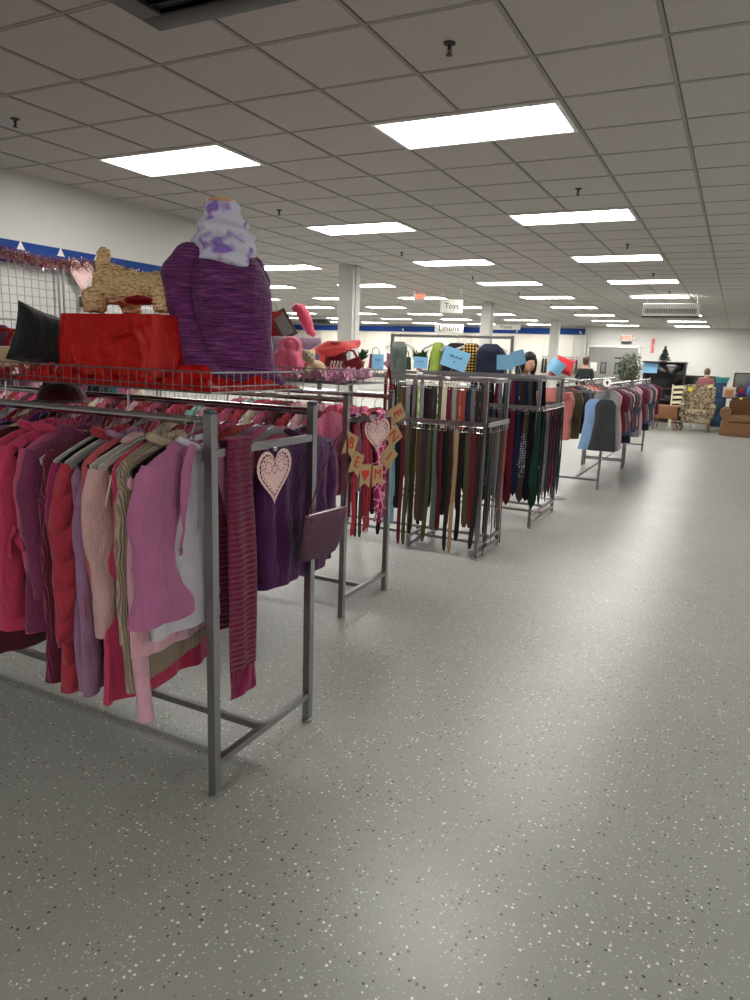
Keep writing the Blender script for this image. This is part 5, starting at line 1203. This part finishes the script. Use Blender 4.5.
card('blue card on the upper left corner of the television', (-2.16, 21.105, 1.52), .38, .28, (0, 0, 0), False)
def fir(label, loc, h, r, col, seed):
    t_ = thing('fir_tree', label, 'tree', loc); rnd = random.Random(seed); mb = MB()
    for L_ in range(16):
        z = h*(.16+.84*L_/16); R_ = r*(1-L_/16.5)
        for q in range(max(4, int(16*(1-L_/18)))):
            a = rnd.uniform(0, 6.28); e = Vector((math.cos(a)*R_*rnd.uniform(.7, 1.1), math.sin(a)*R_*rnd.uniform(.7, 1.1), z-.03+rnd.uniform(-.02, .03))); b0 = Vector((0, 0, z+.02))
            for s_ in range(7):
                p = b0.lerp(e, (s_+1)/7); d = Vector((rnd.uniform(-1, 1), rnd.uniform(-1, 1), rnd.uniform(-.3, .7)))*.04
                mb.add([p-d*.3+Vector((0, 0, .006)), p+d, p-d*.3-Vector((.008, .004, .006)), p-d*.9+Vector((.006, 0, 0))], [(0, 1, 2), (0, 2, 3), (0, 3, 1)])
            mb.tube([b0, e], .004, 4)
    obj('needles', mb, M['leaf'], t_, color=col, smooth=False); obj('trunk', MB().tube([(0, 0, 0), (0, 0, h*.97)], [.02, .005], 8), M['dkwood'], t_); obj('stand', MB().lathe([(.10, 0), (.10, .015), (.03, .03)], 16), M['dkwood'], t_); return t_
fir('small dark green artificial fir tree standing on the television', (-1.84, 21.3, 1.70), .42, .17, S(30, 46, 34), 3)
t_ = thing('potted_ficus', 'variegated leafy potted ficus before the grey double doors', 'plant', (-2.95, 23.0, 0)); rnd = random.Random(8); mb = MB(); tw = MB()
for q in range(1500):
    th_ = rnd.uniform(0, 6.28); ph = math.acos(rnd.uniform(-1, 1)); rr_ = rnd.uniform(.3, 1)**.5; zc = 1.40+.55*math.cos(ph)*rr_
    p = Vector((.38*math.sin(ph)*math.cos(th_)*rr_, .34*math.sin(ph)*math.sin(th_)*rr_, zc+ (.12 if rnd.random() < .1 else 0))); d = Vector((rnd.uniform(-1, 1), rnd.uniform(-1, 1), rnd.uniform(-1, .6))).normalized()*rnd.uniform(.06, .09)
    s_ = d.cross(Vector((0, 0, 1)))
    if s_.length < 1e-4: continue
    s_ = s_.normalized()*.03; mb.add([p, p+d*.5+s_, p+d, p+d*.5-s_, p+d*.5+Vector((0, 0, .008))], [(0, 1, 4), (1, 2, 4), (2, 3, 4), (3, 0, 4), (0, 3, 2, 1)])
for q in range(14):
    a = rnd.uniform(0, 6.28); tw.tube([(0, 0, .3+q*.05), (.1*math.cos(a), .1*math.sin(a), 1.0+.03*q), (.3*math.cos(a), .28*math.sin(a), 1.35+.04*q)], [.014, .01, .004], 6)
obj('foliage', mb, M['leaf'], t_, color=S(96, 112, 84), smooth=False); obj('stems', tw, M['wood'], t_); obj('pot', MB().lathe([(.13, 0), (.18, .32), (.19, .34), (.17, .34), (.16, .3), (.001, .29)], 24), M['matte'], t_, color=S(120, 90, 70))
# blue cabinet, mirrors, shelf goods
t_ = thing('storage_cabinet', 'tall blue cabinet between the floral armchair and the sofa', 'cabinet', (-.36, 21.6, 0)); t_.scale = (.85, 1, 1)
obj('body', MB().box((0, 0, .60), (.36, .4, 1.18), bev=.015), M['matte'], t_, color=S(34, 62, 92))
for z in (.25, .62, .98): obj('drawer', MB().box((0, -.205, z), (.31, .02, .32), bev=.006), M['matte'], t_, color=S(40, 72, 104)); obj('knob', MB().ball((0, -.225, z), .015), M['chrome'], t_.children[-1])
t_ = thing('plastic_basket', 'teal plastic basket on top of the blue cabinet', 'basket', (-.33, 21.6, 1.19)); t_.scale = (.85, 1, 1)
obj('tub', MB().surf(lambda u, v: ((.16+.05*v)*math.cos(u*6.283), (.12+.04*v)*math.sin(u*6.283), .14*v), 30, 6, cu=True), M['plastic'], t_, color=S(70, 168, 168)); obj('rim', MB().tube([(.21*math.cos(a), .16*math.sin(a), .14) for a in [2*PI*i/30 for i in range(30)]], .012, 6, closed=True), M['plastic'], t_, color=S(96, 190, 186))
M['mirror'] = simple('mirror_glass', (.35, .36, .36, 1), .12, 1)
for (x, w, z, h, lab) in ((-.95, .95, 1.14, .34, 'long low framed mirror on a dresser behind the person in pink'), (.70, 1.5, 1.17, .55, 'large framed mirror reflecting a ceiling light above the sofa')):
    t_ = thing('framed_mirror', lab, 'mirror', (x, 23.8, z-h/2)); obj('glass', MB().box((0, 0, h/2), (w, .02, h)), M['mirror'], t_)
    for cx, cz, sx, sz in ((-w/2, h/2, .04, h), (w/2, h/2, .04, h), (0, 0, w, .04), (0, h, w, .04)): obj('frame_rail', MB().box((cx, -.01, cz), (sx, .05, sz), bev=.006), M['dkwood'], t_)
for x, lab in ((-.95, 'low dark dresser under the long mirror'), (.70, 'low dark dresser under the large mirror above the sofa')):
    t_ = thing('dresser', lab, 'dresser', (x, 23.85, 0)); t_.scale = (.62 if x < 0 else 1, 1, 1); obj('body', MB().box((0, 0, .45), (1.5, .45, .80), bev=.01), M['dkwood'], t_)
    for a in (-.48, 0, .48):
        for z in (.25, .62): d = obj('drawer', MB().box((a, -.235, z), (.45, .02, .32), bev=.005), M['dkwood'], t_); obj('knob', MB().ball((a, -.255, z), .018), bgold, d)
    for a in (-.7, .7): obj('foot', MB().box((a, 0, .025), (.06, .4, .05)), M['dkwood'], t_)
t_ = thing('display_shelf', 'low shelf behind the sofa holding a carton and toys', 'shelf', (.62, 20.7, 0))
obj('shelf_board', MB().box((0, 0, .83), (1.7, .4, .03), bev=.004), M['dkwood'], t_); obj('shelf_board', MB().box((0, 0, .4), (1.7, .4, .03), bev=.004), M['dkwood'], t_)
for x in (-.8, .8): obj('side_panel', MB().box((x, 0, .41), (.03, .4, .82)), M['dkwood'], t_)
t_ = thing('carton', 'pale carton with an orange picture, on the shelf left of the red toy', 'box', (-.12, 20.65, .846)); obj('body', MB().box((0, 0, .13), (.30, .2, .26), bev=.005), M['matte'], t_, color=S(206, 190, 170)); obj('printed_picture', MB().box((0, -.103, .12), (.18, .004, .15)), M['matte'], t_, color=S(190, 130, 90))
t_ = thing('plush_toy', 'red and blue striped toy on the shelf behind the sofa', 'plush toy', (.17, 20.65, .846)); blob('body', [B((0, 0, .08), (.09, .07, .085)), B((0, 0, .19), (.06, .055, .055)), B((-.08, 0, .1), (.04, .03, .05)), B((.08, 0, .1), (.04, .03, .05))], .012, M['fur'], t_, color=S(170, 40, 60)); obj('vest', MB().lathe([(.075, .02), (.097, .07), (.085, .13)], 20, cap=False, sy=.8), M['plain'], t_, color=S(40, 40, 110))
tag(obj('price_tag', MB().box((0, 0, 0), (.07, .004, .12)), simple('yellow_card_b', S(226, 206, 70), .6), None, (.17, 20.496, .80)), 'yellow tag hanging below the red and blue toy', 'price tag')
t_ = thing('swim_ring', 'bright blue inflatable ring at the right edge above the sofa', 'toy', (.50, 20.62, 1.03)); obj('ring', MB().tube([(.17*math.cos(a), 0, .0+.13*math.sin(a)) for a in [2*PI*i/32 for i in range(32)]], .05, 12, closed=True), M['plastic'], t_, color=S(50, 130, 205)); obj('valve', MB().lathe([(.012, 0), (.01, .03)], 8, (0, -.05, .12)), M['white'], t_)
# ------------------------------------------------------------------ merchandise in the middle distance
def shelf_unit(label, loc, w, z, rz=0):
    t_ = thing('display_shelf', label, 'shelf', loc, rz)
    for zz in (.3, z*.66, z-.02): obj('shelf_board', MB().box((0, 0, zz), (w, .5, .03)), M['white'], t_)
    for x in (-w/2, w/2): obj('side_panel', MB().box((x, 0, z/2-.01), (.03, .5, z-.02)), M['white'], t_)
    return t_
shelf_unit('long white display shelf of bags and ornaments behind the tall frame rack', (-6.05, 12.0, 0), 5.0, 1.36)
rnd = random.Random(21); kinds = ['black', 'brown', 'tan', 'cream', 'red', 'navy', 'olive', 'silver grey', 'burgundy', 'mauve', 'dark green', 'white', 'black', 'rust', 'tan', 'teal']
def potplant(label, loc, h, col):
    t_ = thing('potted_plant', label, 'plant', loc); rr_ = random.Random(int(h*1000)); mb = MB()
    for q in range(60):
        a = rr_.uniform(0, 6.28); e = Vector((math.cos(a)*h*.4, math.sin(a)*h*.4, h*rr_.uniform(.5, 1))); b0 = Vector((0, 0, h*.35)); s_ = Vector((-math.sin(a), math.cos(a), 0))*.018
        mb.add([b0, b0.lerp(e, .6)+s_+Vector((0, 0, .02)), e, b0.lerp(e, .6)-s_+Vector((0, 0, .02)), b0.lerp(e, .5)-Vector((0, 0, .01))], [(0, 1, 2, 3), (0, 4, 2, 1), (0, 3, 2, 4)])
    obj('foliage', mb, M['leaf'], t_, color=col, smooth=False); obj('pot', MB().lathe([(.05, 0), (.075, h*.35), (.001, h*.33)], 18), M['matte'], t_, color=S(150, 90, 60)); return t_
x = -8.45; i = 0
while x < -3.65:
    c = kinds[i % 16]; k = i % 4; zt = 1.356
    pl = '%s from the left on the long white shelf' % nth(i+1)
    if k == 3: potplant('green potted plant, '+pl, (x, 11.95, zt), .34+.03*(i % 3), S(60, 96, 50))
    elif k == 1: 
        t_ = thing('plush_toy', '%s plush toy, %s' % (c, pl), 'plush toy', (x, 11.95, zt)); blob('body', [B((0, 0, .09), (.09, .08, .09)), B((0, 0, .21), (.07, .065, .065)), B((-.05, 0, .27), .025), B((.05, 0, .27), .025), B((-.09, -.03, .1), .035), B((.09, -.03, .1), .035)], .014, M['fur'], t_, color=COL[c]); obj('nose', MB().ball((0, -.068, .20), .012), M['black'], t_)
    else: bag('%s handbag, %s' % (c, pl), (x, 11.95, zt), .0, .26, .2+.03*(i % 3), .12, COL[c], .13)
    x += .30; i += 1
# hats on the shelf row visible above the belts handled by bags; a second garment rail against the back wall
wg = [garment(200+s_, L=.62, w=.2, th=.035, sl='long', slen=.4, sr=.05, nu=20, nv=8) for s_ in range(2)]; wm = []
for b_, s_ in wg:
    for q in s_: b_.add(q.v, q.f)
    wm.append(b_.mesh('garment', True, 70))
def wallrow(xa, xb, y, z, label, grp, place_, n):
    t_ = thing('wall_rail', label, 'clothes rail', (xa, y, z)); obj('rail', MB().tube([(0, 0, 0), (xb-xa, 0, 0)], .016, 8), M['steel'], t_)
    for k in range(3):
        x = (xb-xa)*k/2; obj('bracket', MB().tube([(x, 0, 0), (x, YB-y-.02, .02)], .012, 6), M['steel'], t_)
    cs = ['dark brown', 'black', 'olive', 'white', 'charcoal', 'dark green', 'rust', 'black', 'burgundy', 'tan', 'navy', 'grey', 'brown', 'dark brown']
    for i in range(n):
        x = xa+.06+(xb-xa-.12)*i/(n-1); c = cs[(i*3+len(label)) % 14]
        o = put('garment', wm[i % 2], M['plain'], None, (x, y, z+.02), RZ+.2, COL[c]); tag(o, '%s garment, %s from the left on the %s' % (c, nth(i+1), place_), 'garment', grp)
wallrow(-7.35, -5.85, 29.9, 1.80, 'clothes rail on the back wall just left of the grey doors', 'garments on the back wall rail by the doors', 'back wall rail by the doors', 14)
wallrow(-9.3, -7.7, 29.9, 1.80, 'clothes rail on the back wall behind the dark-haired woman', 'garments on the back wall rail behind the woman', 'back wall rail behind the woman', 12)
wallrow(-12.4, -10., 29.9, 1.80, 'clothes rail on the back wall behind the tall frame rack', 'garments on the middle back wall rail', 'middle back wall rail', 14)
for i, (x, w) in enumerate(((-13.9, .05), (-11.2, .05), (-8.6, .05), (-5.95, .05))):
    t_ = thing('gooseneck_lamp', 'slim %s wall lamp on the blue band, %s from the left' % ('white', nth(i+1)), 'wall lamp', (x, YB-.06, 2.80))
    obj('arm', MB().tube([(0, .058, -.9), (0, .055, 0), (.02, -.15, .06), (.10, -.3, .0)], .012, 8), M['white'], t_); obj('head', MB().lathe([(.02, .03), (.06, -.03), (.001, -.03)], 14, (.10, -.3, -.01)), M['white'], t_)
# display mannequin torso far behind the woman
t_ = thing('dress_form', 'cream dress form with wooden neck cap behind the dark-haired woman', 'dress form', (-4.65, 16.2, 0))
obj('torso', MB().lathe([(.001, 1.02), (.16, 1.03), (.15, 1.12), (.12, 1.25), (.155, 1.42), (.16, 1.5), (.10, 1.57), (.055, 1.61), (.05, 1.67)], 28, sy=.7), M['slat'], t_); obj('neck_cap', MB().lathe([(.05, 1.67), (.09, 1.69), (.085, 1.72), (.015, 1.74), (.012, 1.80), (.001, 1.81)], 20), M['wood'], t_); obj('pole', MB().tube([(0, 0, .02), (0, 0, 1.03)], .018, 8), M['dkwood'], t_); obj('foot', MB().lathe([(.2, 0), (.2, .02), (.03, .05)], 24), M['dkwood'], t_)
# ------------------------------------------------------------------ left wall: wire grid, tinsel, hanging clothes
def gridpanel(y0, label):
    t_ = thing('wire_grid_panel', label, 'wire grid', (XL+.07, y0, 0))
    mb = MB(); Wd = 1.2; n_ = 16
    for i in range(n_+1): mb.tube([(0, Wd*i/n_, .9), (0, Wd*i/n_, 2.30)], .0032, 5)
    for j in range(20): mb.tube([(0, 0, .9+1.4*j/19), (0, Wd, .9+1.4*j/19)], .0032, 5)
    obj('grid', mb, M['steel'], t_)
    for y in (0.01, Wd-.01): obj('upright', MB().tube([(0, y, 0), (0, y, 2.30)], .012, 8), M['steel'], t_)
    obj('base', MB().tube([(-.03, Wd/2, .02), (.25, Wd/2, .02)], .015, 8), M['steel'], t_); return t_
for i, y0 in enumerate((3.55, 4.78, 6.01)): gridpanel(y0, 'white-backed wire display grid panel on the left wall, %s from the left' % nth(i+1))
rnd = random.Random(5); mb = MB()
for i in range(7000):
    t = rnd.random(); y = 3.6+3.5*t; zc = 2.335+.02*math.sin(t*17); a = rnd.uniform(0, 6.28); b_ = rnd.uniform(-1, 1); L_ = rnd.uniform(.04, .075)
    p = Vector((XL+.10, y, zc)); d = Vector((math.cos(a), b_*.8, math.sin(a)))*L_; s_ = Vector((rnd.uniform(-1, 1), rnd.uniform(-1, 1), rnd.uniform(-1, 1)))*.003
    mb.add([p+s_, p-s_, p+d+s_*.6, p+d-s_*.6], [(0, 1, 3, 2)])
m, n, l, b = nmat('tinsel_foil', rough=.25, metal=.8); t_n = noise_n(n, l, 60, 2, coords(n)); M['tinsel'] = m
l.new(ramp(n, l, t_n.outputs[0], [(.36, S(140, 44, 56)), (.5, S(180, 120, 124)), (.6, S(222, 210, 210))]), b.inputs['Base Color'])
t_ = thing('tinsel_garland', 'red and silver tinsel garland along the top of the wall grid', 'garland', (0, 0, 0)); 
o = obj('foil_strands', mb, M['tinsel'], t_, smooth=False); o['kind'] = 'stuff'; obj('core_wire', MB().tube([(XL+.10, 3.6+3.5*i/40, 2.335+.02*math.sin(i/40*17)) for i in range(41)], .006, 6), M['tinsel'], t_)
for i, (y, z) in enumerate(((4.40, 2.43), (4.82, 2.43), (5.24, 2.43))):
    tag(obj('paper_tag', MB().prism([(-.04, 0), (.04, 0), (0, .075)], .004, Rz(PI/2)), M['paper'], None, (XL+.0242, y, z-.03)), 'small white triangular tag on the blue band, %s from the left' % nth(i+1), 'tag', 'white triangular tags on the blue band')
t_ = thing('faceout_arm', 'dark slanted display arm on the wall grid behind the plush dog', 'display arm', (XL+.07, 5.0, 2.0)); obj('arm', MB().tube([(0, 0, 0), (.40, .02, -.16)], .010, 8), M['dkmetal'], t_); obj('hook_plate', MB().box((0, 0, 0), (.02, .06, .10), bev=.004), M['dkmetal'], t_)
lw = ['grey', 'mauve', 'pale pink', 'charcoal', 'rose pink', 'plum', 'black', 'teal', 'rose pink', 'cream']
for i, c in enumerate(lw):
    o = put('garment', wm[i % 2], M['plain'], None, (XL+.30, 3.75+.17*i, 1.84-.035*i), .1*math.sin(i), COL[c]); tag(o, '%s garment on the left wall grid, %s from the left' % (c, nth(i+1)), 'garment', 'garments on the left wall grid')
    obj_ = obj('grid_hook', MB().tube([(XL+.07, 3.75+.17*i, 1.86-.035*i), (XL+.32, 3.75+.17*i, 1.855-.035*i)], .005, 6), M['steel']); tag(obj_, 'thin steel hook on the left wall grid, %s from the left' % nth(i+1), 'hook', 'hooks on the left wall grid')
# ------------------------------------------------------------------ camera, world, view
yaw, pitch, roll = -.4624, -.2024, .0350
fw = Vector((math.sin(yaw)*math.cos(pitch), math.cos(yaw)*math.cos(pitch), math.sin(pitch))); r = Vector((math.cos(yaw), -math.sin(yaw), 0)); u = r.cross(fw)
r2 = r*math.cos(roll)+u*math.sin(roll); u2 = u*math.cos(roll)-r*math.sin(roll)
cam = bpy.data.cameras.new('camera'); co_ = bpy.data.objects.new('camera', cam); C.objects.link(co_)
Mx = Matrix((r2, u2, -fw)).transposed().to_4x4(); Mx.translation = (0, 0, 1.59); co_.matrix_world = Mx
cam.sensor_fit = 'VERTICAL'; cam.sensor_height = 36; cam.sensor_width = 27; cam.lens = 703.3/1000*36; cam.clip_end = 100
bpy.context.scene.camera = co_
w = bpy.data.worlds.new('world'); bpy.context.scene.world = w; w.use_nodes = True
w.node_tree.nodes['Background'].inputs[0].default_value = (.9, .95, 1, 1); w.node_tree.nodes['Background'].inputs[1].default_value = .01
vs_ = bpy.context.scene.view_settings; vs_.view_transform = 'Standard'; vs_.look = 'None'; vs_.gamma = 1; vs_.use_curve_mapping = False; vs_.exposure = 0.88
